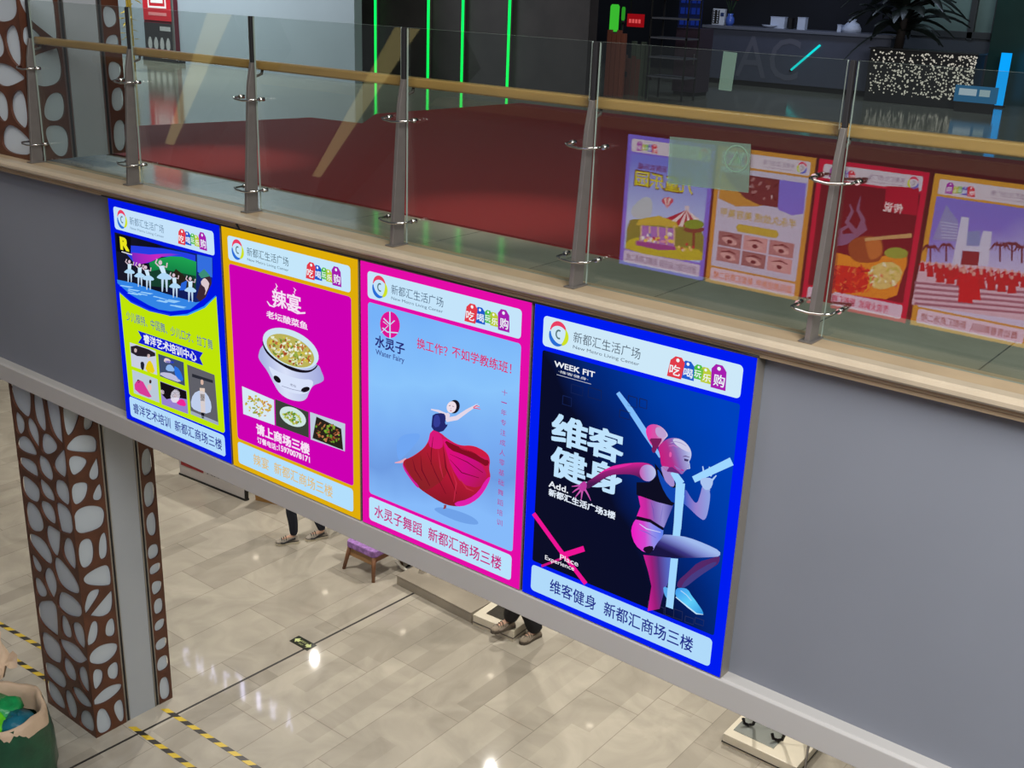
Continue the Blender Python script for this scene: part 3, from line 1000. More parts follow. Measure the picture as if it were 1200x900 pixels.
def dish(quad, bg, plate, food):
    F_D()
    A.poly(quad, bg, 3)
    if plate:
        A.poly(plate[0], plate[1], 4)
    cx, cy, rx, ry, rot, cl = food
    for k in range(60):
        t, rr = rnd.uniform(0, 2 * PI), math.sqrt(rnd.random())
        a, b = rx * rr * math.cos(t), ry * rr * math.sin(t)
        c, s = math.cos(rot), math.sin(rot)
        A.poly(ellipse(cx + a * c - b * s, cy + a * s + b * c, rnd.uniform(5, 14), rnd.uniform(3, 8), 6, rnd.uniform(0, PI)), rnd.choice(cl), 5 + k / 80)
    A.end('dish_photo', panel)
dish([(74, 66), (272, 152), (276, 308), (82, 238)], (214, 232, 245), None, (178, 188, 88, 62, .5, [(200, 190, 90), (150, 160, 60), (210, 170, 60), (226, 220, 150), (196, 120, 50)]))
dish([(280, 146), (486, 226), (488, 386), (284, 310)], (58, 64, 56), (ellipse(390, 255, 88, 54, 28, .5), (206, 228, 226)), (388, 262, 60, 32, .45, [(150, 180, 60), (90, 140, 40), (190, 200, 90), (170, 150, 60)]))
dish([(496, 226), (714, 300), (712, 470), (500, 396)], (190, 204, 220), ([(536, 254), (690, 330), (702, 462), (512, 388)], (40, 34, 26)), (608, 352, 82, 54, .5, [(130, 170, 50), (150, 80, 45), (110, 60, 40), (190, 120, 80), (100, 150, 40)]))
F_D()
A.text('请上商场三楼', (165, 362), (492, 490), 62, W_, 3, 0.035)
A.end('lettering', panel)
A.text('订餐电话：', (170, 418), (296, 464), 36, W_, 3, 0.025)
A.end('lettering', panel)
A.text('15970078171', (304, 467), (494, 536), 33, W_, 3, 0.03)
A.end('lettering', panel)
footer(A, '辣宴  新都汇商场三楼', 0.215, 0.965, 0.080, (222, 190, 130), (178, 222, 252))

# ---------------------------------------------------------------- third box: dance studio
x3 = 2 * (PW + GAP)
r3 = lightbox('poster light box with a pink frame, dancer in a wide red skirt on pale blue', x3, 0, U, 0, (228, 12, 168), GRP, 1.0)
A = Art(r3, ll(x3, U))
header(r3, A, (196, 228, 250), (80, 105, 130))
A.local()
sky = glow_ramp('pale_blue_backdrop_print', [(0.0, (118, 178, 248)), (0.35, (138, 196, 252)), (0.62, (120, 172, 242)), (0.8, (110, 156, 226)), (1.0, (134, 186, 250))], (0.1, 0, -0.3), (0.35, 0, -1.36), 1.0, 0.25)
A.poly(rrect(0.062, 1.142, -1.397, -0.228, 0.02), sky, 1)
panel = A.end('blue_panel')
A.frame(410, 300, 4.5)
A.poly(ellipse(213, 362, 52, 70, 30, -.1), (222, 20, 150), 3)
A.line([(213, 292), (214, 434)], 6, (190, 225, 250), 4)
A.line([(180, 328), (214, 362), (238, 340)], 6, (190, 225, 250), 4)
A.line([(165, 405), (205, 366), (178, 345)], 4, (190, 225, 250), 4)
A.line([(174, 378), (200, 400), (255, 405)], 6, (190, 225, 250), 4)
A.end('round_logo', panel)
A.text('水灵子', (136, 480), (290, 520), 62, (38, 40, 120), 3, 0.02)
A.end('lettering', panel)
A.text('Water Fairy', (138, 532), (288, 566), 36, (60, 80, 150), 3, 0.01)
A.end('lettering', panel)
A.text('换工作？', (355, 488), (516, 530), 56, (214, 40, 110), 3, 0.008)
A.end('lettering', panel)
A.text('不如学教练班！', (540, 537), (852, 618), 58, (214, 40, 110), 3, 0.008)
A.end('lettering', panel)
chars = '十一年专注成人零基础舞蹈培训'
A.frame(410, 300, 1.0)
for i, ch in enumerate(chars):
    u = 181.5 - (181.5 - 175.5) * i / 13 - 0
    v = 160 + (312 - 160) * i / 13
    h = 7.0 if ch != '一' else 1.2
    A.text(ch, (u - 3.3, v + (h / 2) - 0.8), (u + 3.3, v + (h / 2) + 0.8), h, (176, 60, 150), 3)
    A.end('lettering', panel)
E_ = lambda: A.frame(455, 460, 6.4286)
E_()
sk = (226, 214, 232)
A.poly([(60, 330), (220, 300), (250, 330), (180, 420), (120, 480), (70, 520)], (112, 166, 242), 2, 2)
A.poly([(330, 870), (430, 860), (640, 930), (700, 1000), (560, 985), (400, 920)], (112, 162, 232), 2, 2)
A.line([(440, 168), (380, 138), (325, 126)], [26, 18, 9], sk, 4)                                       # far arm
A.line([(440, 205), (520, 190), (600, 135), (650, 105), (690, 100)], [34, 34, 26, 18, 10], sk, 5)      # near arm
A.line([(645, 110), (668, 98), (694, 106)], [8, 9, 3], (222, 90, 130), 6)
A.line([(645, 114), (672, 118), (700, 126)], [8, 7, 3], (222, 90, 130), 6)
A.line([(648, 104), (662, 90), (682, 84)], [6, 6, 2], sk, 6)
A.poly([(425, 160), (455, 150), (470, 165), (455, 215), (430, 205)], sk, 5)                            # neck
A.poly(ellipse(500, 105, 42, 52, 20, .25), (26, 20, 34), 5)                                            # hair
A.poly(ellipse(481, 108, 36, 44, 20, .25), (238, 222, 232), 6)                                         # face
A.line([(462, 98), (476, 94)], 4, (70, 50, 80), 7)
A.line([(488, 100), (500, 104)], 4, (70, 50, 80), 7)
A.line([(470, 134), (484, 136)], 5, (200, 60, 90), 7)
A.poly([(478, 110), (472, 122), (482, 124)], (214, 190, 206), 7)
A.poly([(340, 160), (420, 150), (440, 180), (430, 240), (460, 238), (405, 305), (328, 275), (334, 200)], (34, 40, 110), 6, 1)   # bodice
A.poly([(350, 170), (390, 165), (400, 250), (345, 265)], (52, 62, 150), 7, 1)
A.line([(140, 505), (95, 522), (52, 528)], [30, 18, 6], (230, 170, 190), 4)                            # raised foot
A.line([(432, 845), (430, 866), (418, 874)], [20, 18, 8], (150, 60, 70), 4)
skirt = [(325, 272), (405, 305), (440, 340), (540, 400), (640, 395), (720, 432), (762, 470), (772, 520), (762, 570), (778, 640), (740, 720), (690, 790), (610, 840), (530, 860), (440, 845), (380, 815), (300, 765), (235, 720), (165, 635), (125, 570), (110, 510), (190, 480), (300, 395)]
A.poly(skirt, A.grad([(0, (206, 26, 92)), (.5, (186, 26, 56)), (1, (140, 24, 40))], (480, 320), (480, 850), .5), 5, 2)
A.poly([(325, 272), (400, 305), (420, 400), (450, 520), (440, 640), (300, 740), (235, 715), (140, 560), (125, 510), (200, 480), (305, 395)], A.grad([(0, (190, 24, 60)), (.5, (160, 30, 44)), (1, (136, 34, 40))], (330, 330), (300, 720), .6), 6, 1)
A.poly([(325, 275), (400, 305), (425, 400), (380, 430), (300, 400)], (216, 24, 122), 7, 1)
A.poly([(405, 320), (560, 440), (700, 520), (760, 640), (690, 720), (560, 690), (480, 560), (440, 430)], A.grad([(0, (222, 16, 120)), (.5, (206, 14, 130)), (1, (180, 24, 80))], (450, 360), (700, 700), .6), 7, 1)
A.poly([(420, 350), (520, 400), (640, 440), (720, 500), (770, 510), (750, 560), (690, 520), (560, 460), (470, 430)], (128, 14, 34), 8, 1)
A.poly([(540, 400), (640, 395), (720, 432), (765, 480), (740, 490), (640, 450), (540, 420)], (206, 28, 66), 8, 1)
A.poly([(500, 825), (610, 800), (690, 740), (735, 660), (775, 625), (772, 660), (730, 740), (680, 800), (600, 848), (520, 858)], (224, 30, 170), 9, 1)
A.poly([(112, 520), (130, 560), (180, 640), (240, 700), (230, 722), (165, 640), (120, 570)], (206, 30, 150), 9, 1)
for pth, wd in (([(345, 330), (330, 450), (330, 540)], 7), ([(250, 470), (260, 580), (320, 700)], 8), ([(190, 500), (210, 580), (260, 660)], 7), ([(420, 400), (440, 560), (500, 700), (520, 760)], 10), ([(300, 450), (360, 600), (440, 760)], 6), ([(470, 500), (560, 600), (690, 640)], 7), ([(470, 460), (600, 520), (720, 600)], 6)):
    A.line(pth, [2, wd] + [wd * .6] * (len(pth) - 2), (112, 12, 36), 9.5)
for pth in ([(480, 560), (520, 680), (500, 820)], [(540, 640), (600, 720), (650, 740)], [(380, 420), (400, 560), (420, 640)]):
    A.line(pth, [2, 12, 4], (196, 40, 70), 9.5)
A.end('dancer_picture', panel)
footer(A, '水灵子舞蹈  新都汇商场三楼', 0.105, 1.075, 0.082, (196, 36, 128), (184, 226, 252))

# ---------------------------------------------------------------- fourth box: gym
x4 = 3 * (PW + GAP)
r4 = lightbox('rightmost and nearest poster light box, blue frame, woman athlete running on a dark picture', x4, 0, U, 0, (0, 28, 240), GRP, 1.0)
A = Art(r4, L4)
header(r4, A)
A.local()
night = glow_ramp('dark_blue_backdrop_print', [(0.0, (12, 14, 38)), (0.42, (9, 13, 40)), (0.62, (2, 40, 122)), (0.82, (0, 60, 168)), (1.0, (0, 66, 190))], (0.05, 0, -1.2), (1.15, 0, -0.42), 1.0, 0.12)
A.poly(rrect(0.062, 1.142, -1.397, -0.228, 0.012), night, 1)
panel = A.end('dark_panel')
A.frame(720, 580, 6.0)       # the lower part of the picture falls to black
for x, y, ww, hh in ((280, 770, 70, 50), (360, 780, 60, 60), (420, 800, 60, 60), (500, 850, 60, 40), (570, 860, 60, 40), (240, 745, 40, 40)):
    A.line([(x, y), (x + ww, y + ww * .35), (x + ww - 4, y + ww * .35 + hh), (x - 4, y + hh), (x, y)], 3, (48, 54, 92), 2)
A.frame(620, 460, 6.0)
for x, y, ww, hh in ((300, -60, 80, 60), (420, -40, 90, 70), (700, 20, 60, 70), (780, 40, 50, 60), (640, 120, 70, 50), (240, 20, 60, 60)):
    A.line([(x, y), (x + ww, y + ww * .3), (x + ww - 2, y + ww * .3 + hh), (x - 4, y + hh), (x, y)], 6, (20, 34, 84), 2)
A.end('faint_block_pattern', panel)
A.frame(635, 370, 4.8)
A.text('WEEK FIT', (72, 285), (298, 345), 30, (238, 242, 248), 3, 0.02)
A.end('lettering', panel)
A.text('·维客健身·', (95, 322), (262, 364), 16, (225, 230, 240), 3)
A.end('lettering', panel)
A.line([(85, 330), (278, 384)], 3, (190, 195, 210), 3)
A.end('underline', panel)
G_ = lambda: A.frame(620, 460, 6.0)
BL = (190, 226, 252)
for ch, a, b, h in (('维', (162, 345), (402, 420), 205), ('客', (410, 425), (652, 500), 205), ('健', (155, 575), (392, 655), 205), ('身', (400, 650), (640, 730), 200)):
    G_()
    A.text(ch, a, b, h, BL, 3, 0.028)
    A.end('block_lettering', panel)
G_()
A.text('Add.', (140, 662), (275, 704), 42, (235, 240, 248), 3, 0.015)
A.end('lettering', panel)
A.text('新都汇生活广场3楼', (140, 732), (606, 882), 50, (225, 235, 248), 3, 0.028)
A.end('lettering', panel)
A.frame(600, 560, 3.6)       # pink tape cross
A.line([(92, 150), (200, 300), (312, 446)], 17, (238, 20, 150), 2)
A.line([(205, 330), (305, 298)], 24, (238, 20, 150), 2)
A.line([(125, 372), (210, 340)], 10, (200, 20, 130), 2)
A.end('pink_tape_cross', panel)
A.text('Place', (203, 345), (280, 372), 22, (235, 235, 245), 3, 0.005)
A.end('lettering', panel)
A.text('Experience', (140, 350), (262, 396), 24, (240, 240, 248), 3, 0.005)
A.end('lettering', panel)
# light tubes and the athlete
H_ = lambda: A.frame(710, 460, 5.625)
I_ = lambda: A.frame(720, 580, 6.0)
tube = (158, 214, 255)
H_()
A.line([(80, 0), (160, 110), (265, 270), (360, 425)], [26, 36, 38, 18], (128, 190, 252), 2)
A.end('light_tube', panel)
H_()
A.line([(580, 572), (832, 452)], [44, 56], tube, 4)
A.end('light_tube', panel)
BLU, MAG, LIL, PAL, DK = (120, 140, 215), (214, 40, 168), (168, 130, 210), (176, 190, 232), (14, 14, 34)
H_()
# far forearm and hand behind the tube
A.poly([(520, 620), (560, 690), (600, 740), (625, 670), (640, 600), (690, 640), (688, 720), (660, 850), (610, 820), (540, 750), (500, 720)], A.grad([(0, (46, 90, 196)), (.5, (150, 130, 206)), (1, (140, 160, 226))], (510, 700), (680, 740), .3), 3, 2)
A.poly([(640, 590), (690, 600), (688, 660), (650, 655)], (150, 170, 225), 3, 1)
A.poly([(620, 580), (640, 560), (700, 560), (712, 590), (690, 640), (650, 640)], (170, 196, 240), 5, 1)
for p in ([(650, 545), (640, 485)], [(678, 530), (685, 488)], [(700, 580), (730, 545)], [(690, 550), (712, 520)]):
    A.line(p, [14, 7], (176, 206, 246), 3)
# back arm with its open hand
A.poly([(330, 500), (290, 465), (215, 458), (100, 470), (20, 490), (-60, 545), (-140, 600), (-130, 640), (-70, 610), (20, 545), (110, 535), (200, 540), (250, 580), (300, 585), (335, 545)], A.grad([(0, (230, 36, 156)), (.45, (150, 34, 120)), (1, (70, 24, 80))], (100, 460), (130, 580), .4), 5, 2)
A.poly([(330, 500), (290, 470), (240, 480), (220, 530), (250, 580), (300, 585), (335, 545)], A.grad([(0, (206, 60, 170)), (.5, (170, 150, 215)), (1, (190, 200, 238))], (215, 520), (335, 530), .2), 6, 2)
A.poly([(200, 462), (90, 474), (10, 495), (-60, 545), (10, 510), (110, 492)], (226, 40, 160), 6, 1)
A.end('athlete_arms', panel)
G_()
A.poly([(370, 630), (400, 620), (412, 650), (400, 690), (365, 690), (345, 665)], (186, 60, 160), 6, 1)
for p in ([(365, 650), (335, 655), (304, 658)], [(358, 668), (330, 685), (308, 702)], [(368, 685), (348, 710), (328, 736)], [(378, 690), (374, 720), (370, 756)], [(398, 680), (418, 715), (438, 758)]):
    A.line(p, [14, 10, 4], (198, 90, 176), 6)
A.end('athlete_hand', panel)
H_()
# torso
A.poly([(215, 680), (300, 690), (445, 745), (385, 890), (300, 840), (205, 815), (230, 750)], A.grad([(0, (226, 36, 170)), (.25, (190, 44, 160)), (.5, (136, 100, 184)), (.75, (150, 140, 210)), (1, (80, 84, 170))], (215, 740), (430, 800), .3), 4)
A.line([(300, 720), (315, 770), (320, 830)], [3, 7, 3], (120, 84, 176), 5)
A.line([(380, 740), (370, 800), (360, 850)], [3, 6, 3], (130, 120, 200), 5)
A.poly([(325, 465), (370, 520), (420, 590), (470, 600), (500, 580), (480, 700), (440, 745), (340, 720), (205, 672), (205, 590), (290, 590), (335, 550)], DK, 5)
A.poly([(340, 490), (380, 560), (440, 630), (475, 620), (478, 700), (450, 735), (390, 660), (350, 560)], (16, 70, 176), 6, 1)
A.poly([(365, 480), (430, 490), (460, 600), (445, 625), (400, 595), (372, 520)], (164, 140, 205), 6, 1)
A.end('athlete_torso', panel)
H_()
# head
A.poly([(262, 255), (280, 215), (325, 205), (375, 225), (418, 280), (395, 300), (345, 365), (320, 360), (290, 330)], A.grad([(0, (240, 40, 160)), (.5, (206, 90, 170)), (1, (206, 196, 226))], (265, 260), (400, 280), .5), 5, 2)
A.poly([(330, 225), (375, 230), (415, 285), (360, 300), (330, 270)], (190, 160, 210), 6, 2)
A.poly([(285, 300), (345, 300), (380, 300), (345, 360), (325, 400), (305, 385), (312, 345)], (120, 30, 90), 6, 1)
A.poly([(345, 360), (380, 320), (430, 295), (490, 300), (540, 335), (568, 385), (566, 430), (548, 460), (556, 500), (535, 505), (520, 520), (505, 540), (485, 525), (440, 500), (400, 520), (368, 480), (362, 420)], A.grad([(0, (196, 30, 126)), (.3, (176, 50, 140)), (.5, (140, 100, 180)), (.75, (160, 160, 214)), (1, (196, 208, 242))], (370, 430), (560, 390), .3), 6, 2)
A.line([(430, 330), (460, 320), (500, 330), (535, 350)], [3, 6, 6, 3], (170, 160, 206), 7.5)
A.line([(420, 350), (450, 345), (480, 360)], [3, 5, 3], (206, 120, 190), 7.5)
A.line([(455, 480), (480, 500), (500, 506)], [3, 10, 4], (150, 110, 190), 7.5)
A.poly([(520, 432), (552, 440), (546, 452), (522, 448)], (60, 50, 100), 8)
A.line([(500, 505), (518, 512)], 7, (190, 40, 140), 8)
A.poly([(425, 385), (440, 395), (436, 425), (420, 420)], (226, 90, 170), 8, 1)
A.poly([(400, 520), (430, 480), (480, 515), (500, 535), (470, 530), (430, 520)], (110, 40, 120), 7.2, 1)
A.line([(512, 420), (530, 416), (556, 424)], [3, 6, 3], (90, 60, 120), 8)
A.line([(548, 445), (556, 470), (558, 498), (540, 500)], [3, 4, 5, 3], (206, 214, 244), 8)
A.poly([(440, 300), (500, 305), (550, 350), (565, 395), (520, 380), (460, 340)], (206, 202, 232), 7, 1)
A.end('athlete_head', panel)
I_()
# legs, shorts, shoe
A.poly([(205, 420), (240, 540), (262, 640), (235, 815), (320, 800), (345, 700), (385, 600), (400, 440)], A.grad([(0, (206, 30, 150)), (.35, (150, 30, 120)), (.6, (90, 50, 130)), (1, (84, 104, 196))], (215, 560), (390, 590), .2), 3)
A.poly([(345, 640), (385, 655), (400, 720), (375, 735), (350, 690)], (90, 170, 235), 4, 1)
A.poly([(590, 470), (700, 440), (745, 420), (738, 480), (690, 510), (600, 570), (500, 650), (440, 650), (450, 600), (520, 540)], (84, 40, 104), 4, 1)
A.poly([(500, 600), (560, 545), (690, 470), (730, 470), (690, 510), (600, 570), (500, 650), (470, 650)], (70, 60, 130), 5, 1)
A.poly([(330, 275), (420, 280), (520, 295), (640, 340), (748, 392), (745, 430), (690, 435), (560, 440), (400, 440), (300, 430), (230, 420)], A.grad([(0, (160, 186, 238)), (.35, (126, 138, 208)), (.7, (60, 54, 130)), (1, (26, 22, 66))], (500, 300), (470, 440), .25), 5, 1)
A.poly([(160, 160), (270, 190), (350, 232), (345, 290), (300, 340), (270, 400), (215, 405), (150, 350), (120, 265), (130, 205)], A.grad([(0, (236, 30, 196)), (.35, (210, 70, 206)), (.6, (150, 140, 232)), (1, (90, 130, 240))], (125, 260), (345, 290), .4), 7, 1)
A.line([(180, 200), (230, 235), (330, 260)], [3, 8, 4], (206, 206, 246), 8)
A.line([(175, 240), (230, 260), (300, 300)], [2, 6, 3], (120, 100, 210), 8)
A.poly([(165, 145), (260, 168), (352, 228), (345, 245), (255, 190), (160, 170)], (20, 14, 30), 9)
A.poly([(195, 370), (270, 350), (285, 380), (240, 420)], (24, 16, 40), 8, 1)
A.poly([(435, 655), (480, 650), (520, 660), (545, 705), (572, 738), (632, 825), (620, 842), (570, 825), (470, 745), (430, 705)], A.grad([(0, (60, 150, 236)), (.5, (96, 206, 250)), (1, (50, 150, 226))], (440, 650), (610, 830), .5), 5, 1)
A.line([(435, 715), (520, 785), (580, 832), (628, 838)], [6, 10, 9, 4], (190, 226, 250), 6)
A.line([(470, 670), (510, 700), (545, 740)], 6, (170, 214, 250), 6)
A.end('athlete_legs', panel)
H_()
A.line([(446, 520), (500, 600)], [40, 52], tube, 7)
A.poly([(466, 590), (526, 598), (500, 900), (450, 900)], tube, 7)
I_()
A.poly([(440, 0), (496, 0), (466, 288), (414, 282)], tube, 7)
A.end('light_tube', panel)
I_()
A.poly([(400, 442), (452, 446), (416, 800), (366, 782)], tube, 7)
A.end('light_tube', panel)
footer(A, '维客健身  新都汇商场三楼', 0.185, 1.045, 0.080, (32, 44, 140), (176, 218, 250))
# ---------------------------------------------------------------- boxes across the void (seen mirrored in the glass)
def opp(xl):
    return lambda u, v: (lambda p: (xl - p.x, p.z - (U - 0.19)))(at(u, v, y=2 * GY0 - YO))
GR2 = 'poster light boxes across the void'
SO = 4.0
def opposite(label, xl, face):
    r = lightbox(label, xl, YO, U - 0.19, PI, face, GR2, SO)
    A = Art(r, opp(xl), SO)
    header(r, A, (214, 210, 222), (120, 120, 150))
    return r, A
# fairground
r, A = opposite('fairground poster light box across the void, carousel and striped tent, mirrored in the glass', 0.62, (110, 110, 226))
A.local(); A.poly(rrect(0.062, 1.142, -1.397, -0.228, 0.01), glow_ramp('fairground_sky_print', [(0, (96, 130, 232)), (1, (176, 206, 250))], (0, 0, -.3), (0, 0, -.95), SO), 1)
pan = A.end('sky_panel')
K_ = lambda: A.frame(725, 155, 5.0)
K_()
A.poly([(50, 520), (100, 505), (200, 525), (300, 540), (400, 520), (500, 560), (490, 770), (36, 690)], (120, 140, 50), 2, 1)
A.poly([(38, 640), (120, 610), (250, 650), (400, 680), (490, 690), (488, 770), (36, 695)], (196, 190, 40), 3, 1)
A.poly([(60, 480), (90, 420), (160, 370), (200, 400), (190, 500), (130, 520)], (186, 206, 214), 3, 2)
A.end('park_ground', pan)
K_()
for i in range(8):
    a, b = i / 8, (i + 1) / 8
    A.poly([(398, 455), (275 + 200 * a, 505 + 50 * math.sin(a * 3)), (275 + 200 * b, 505 + 50 * math.sin(b * 3))], (176, 30, 60) if i % 2 == 0 else (236, 226, 226), 4)
A.poly([(385, 430), (412, 432), (410, 460), (386, 458)], (220, 210, 220), 4)
A.end('striped_tent', pan)
K_()
for i in range(5):
    A.poly([(283, 448), (250 + 70 * (i / 5), 400 - 18 * math.sin(PI * i / 5)), (250 + 70 * ((i + 1) / 5), 400 - 18 * math.sin(PI * (i + 1) / 5))], (206, 60, 90) if i % 2 == 0 else (240, 220, 210), 4)
A.poly(ellipse(285, 402, 34, 22, 16), (214, 90, 110), 3.6)
A.end('hot_air_balloon', pan)
K_()
A.poly([(100, 545), (120, 510), (235, 488), (340, 530), (350, 560), (230, 545)], (206, 186, 60), 5)
A.poly([(130, 545), (330, 565), (325, 670), (120, 640)], (166, 120, 200), 4)
for x in (130, 180, 230, 280, 325):
    A.line([(x, 548), (x, 660)], 8, (230, 200, 150), 6)
for k in range(26):
    A.poly(ellipse(rnd.uniform(130, 320), rnd.uniform(590, 655), rnd.uniform(6, 13), rnd.uniform(6, 14), 8), rnd.choice([(240, 240, 240), (200, 60, 90), (240, 210, 90), (90, 120, 200), (230, 160, 180)]), 7 + k / 40)
A.poly([(100, 635), (330, 670), (340, 690), (230, 690), (100, 660)], (150, 70, 150), 7.8)
A.poly(ellipse(440, 540, 60, 28, 16), (110, 160, 40), 6); A.poly(ellipse(440, 570, 62, 20, 16), (110, 70, 50), 5.5)
A.line([(440, 570), (436, 680)], 16, (110, 66, 40), 6)
for k in range(10):
    A.poly(ellipse(rnd.uniform(350, 440), rnd.uniform(655, 690), 8, 9, 8), rnd.choice([(200, 60, 60), (240, 210, 120), (230, 230, 230)]), 7)
A.end('carousel', pan)
A.local(); A.down = False
for ch, a in zip('儿童乐园', (0.25, 0.44, 0.65, 0.86)):
    for d, c, l in ((.014, (70, 70, 20), 3), (0, (222, 216, 20), 4)):
        A.text(ch, (a - d, -0.60 - d), (a + 0.19 + d, -0.60 - d), 0.17 + 2 * d, c, l, 0.012)
    A.end('lettering', pan)
A.text('玩转欢乐城', (0.62, -0.40), (1.02, -0.40), 0.075, (90, 40, 110), 3, .02)
A.end('lettering', pan)
footer(A, '迷你王国儿童乐园  新都汇商场二楼', 0.1, 1.1, 0.085, (120, 120, 150), (210, 204, 230))
# eyebrow salon
r, A = opposite('beauty salon poster light box across the void, six close-up photos, mirrored in the glass', 1.845, (206, 150, 50))
A.local(); A.poly(rrect(0.062, 1.142, -1.397, -0.228, 0.01), (196, 200, 224), 1)
pan = A.end('pale_panel')
A.local()
A.poly([(0.10, -0.29), (1.13, -0.29), (1.13, -0.60), (0.9, -0.66), (0.62, -0.62), (0.35, -0.52), (0.2, -0.42)], (200, 150, 60), 2)
A.poly([(0.08, -0.288), (0.40, -0.288), (0.38, -0.62), (0.2, -0.66), (0.07, -0.62)], (110, 120, 226), 3)
A.poly([(0.40, -0.288), (1.1, -0.288), (1.0, -0.40), (0.8, -0.55), (0.62, -0.6), (0.38, -0.6)], (92, 48, 50), 3)
for k in range(40):
    x = rnd.uniform(0.42, 0.95); z = rnd.uniform(-0.56, -0.31)
    if z > -0.58 + max(0, x - .6) * .6:
        A.poly(ellipse(x, z, rnd.uniform(.015, .04), rnd.uniform(.008, .02), 7, rnd.uniform(0, 3)), rnd.choice([(160, 120, 120), (60, 26, 26), (196, 170, 176), (110, 60, 50)]), 4 + k / 50)
A.end('salon_photo', pan)
A.local(); A.down = False
A.text('半永久纹绣 美容美甲', (0.14, -0.80), (1.08, -0.80), 0.10, (190, 170, 70), 3, .015)
A.end('lettering', pan)
A.poly([(0.36, -0.945), (0.84, -0.945), (0.87, -0.90), (0.84, -0.855), (0.36, -0.855), (0.33, -0.90)], (196, 178, 60), 3)
A.end('ribbon', pan)
for i in range(3):
    for j in range(2):
        x0, z0 = 0.13 + i * 0.325, -1.14 - j * 0.185
        A.local()
        A.poly([(x0, z0), (x0 + .30, z0), (x0 + .30, z0 + .17), (x0, z0 + .17)], ((176, 130, 130), (210, 160, 160), (150, 110, 110))[(i + j) % 3], 3)
        A.poly(ellipse(x0 + .15, z0 + .07, .1, .04, 14, .2), (214, 170, 166), 4)
        A.line([(x0 + .05, z0 + .11), (x0 + .14, z0 + .135), (x0 + .25, z0 + .11)], [.008, .02, .006], (80, 40, 40), 5)
        A.poly(ellipse(x0 + .15, z0 + .06, .035, .024, 12), (70, 40, 46), 5)
        A.end('small_photo', pan)
A.down = True
footer(A, '国际美容美甲  新都汇商场二楼', 0.1, 1.1, 0.085, (220, 130, 80), (220, 200, 214))
# hot pot
r, A = opposite('hot pot poster light box across the void, steaming red food, mirrored in the glass', 3.075, (206, 16, 60))
A.local(); A.poly(rrect(0.062, 1.142, -1.397, -0.228, 0.005), (92, 4, 26), 1)
pan = A.end('dark_red_panel')
N_ = lambda: A.frame(950, 180, 4.7368)
N_()
A.poly([(420, 180), (600, 190), (590, 345), (402, 318)], (176, 4, 46), 2)
A.end('red_square', pan)
A.local(); A.down = False
A.text('传说', (0.22, -0.46), (0.42, -0.46), 0.10, (240, 230, 230), 3, .02)
A.end('lettering', pan)
A.down = True
N_()
for pth in ([(250, 440), (200, 380), (230, 320), (215, 280)], [(260, 440), (290, 370), (260, 310), (275, 240)], [(180, 480), (160, 430), (210, 400), (200, 350)], [(240, 460), (300, 420), (280, 350)]):
    A.line(pth, [30, 26, 18, 4][:len(pth)], (128, 96, 128), 2)
A.poly([(130, 470), (200, 440), (260, 450), (220, 500), (130, 520)], (120, 100, 140), 2, 2)
A.end('steam', pan)
N_()
A.poly([(115, 540), (180, 560), (300, 590), (520, 545), (540, 600), (500, 700), (470, 815), (250, 790), (100, 760), (70, 700), (85, 620)], (236, 150, 30), 3, 1)
A.poly([(85, 625), (190, 620), (290, 640), (330, 740), (250, 780), (130, 770), (75, 710)], (216, 40, 20), 4, 1)
A.poly([(310, 640), (430, 590), (515, 640), (490, 720), (400, 760), (330, 740)], (226, 206, 120), 4, 1)
A.poly([(215, 480), (300, 455), (390, 465), (405, 530), (390, 600), (300, 610), (230, 595), (205, 540)], (146, 80, 30), 5, 2)
A.poly([(300, 470), (390, 470), (400, 560), (330, 600), (310, 540)], (196, 120, 50), 6, 2)
A.poly([(400, 540), (470, 515), (545, 540), (530, 585), (420, 580)], (140, 170, 60), 5, 2)
A.line([(300, 478), (420, 466), (560, 455)], [18, 20, 24], (206, 170, 110), 7)
for k in range(70):
    x, y = rnd.uniform(90, 320), rnd.uniform(630, 770)
    A.poly(ellipse(x, y, rnd.uniform(8, 22), rnd.uniform(3, 8), 6, rnd.uniform(0, 3)), rnd.choice([(236, 80, 30), (180, 16, 16), (240, 120, 60), (206, 40, 30)]), 5 + k / 80)
for k in range(40):
    x, y = rnd.uniform(330, 490), rnd.uniform(610, 740)
    A.poly(ellipse(x, y, rnd.uniform(8, 20), rnd.uniform(4, 8), 6, rnd.uniform(0, 3)), rnd.choice([(240, 226, 170), (190, 190, 80), (230, 120, 80), (240, 240, 210)]), 5 + k / 80)
A.end('hot_pot_picture', pan)
footer(A, '传说火锅城  新都汇商场二楼', 0.2, 1.05, 0.09, (206, 30, 90), (226, 206, 226))
# red dance team
r, A = opposite('poster light box across the void, red dancers before a white gate, mirrored in the glass', 4.32, (214, 160, 50))
A.local(); A.poly(rrect(0.062, 1.142, -1.397, -0.228, 0.005), glow_ramp('cloudy_sky_print', [(0, (110, 120, 220)), (.5, (170, 180, 236)), (1, (206, 210, 240))], (0.2, 0, -.3), (0, 0, -.85), SO, 0.5), 1)
pan = A.end('cloud_panel')
Q_ = lambda: A.frame(1055, 190, 4.2857)
Q_()
A.poly([(160, 390), (230, 215), (290, 300), (280, 400)], (130, 150, 206), 2)
for k in range(6):
    A.line([(200 + k, 300 + k * 16), (290, 315 + k * 14)], 4, (196, 206, 236), 3)
A.poly([(320, 350), (400, 345), (400, 420), (320, 420)], (110, 150, 206), 2)
A.end('pyramid_building', pan)
Q_()
A.poly([(262, 500), (305, 275), (345, 280), (330, 420), (395, 425), (415, 345), (460, 350), (440, 520), (390, 520), (398, 450), (310, 445), (300, 520), (262, 515)], (206, 214, 240), 4)
A.poly([(312, 445), (398, 452), (390, 520), (302, 515)], (120, 40, 46), 3)
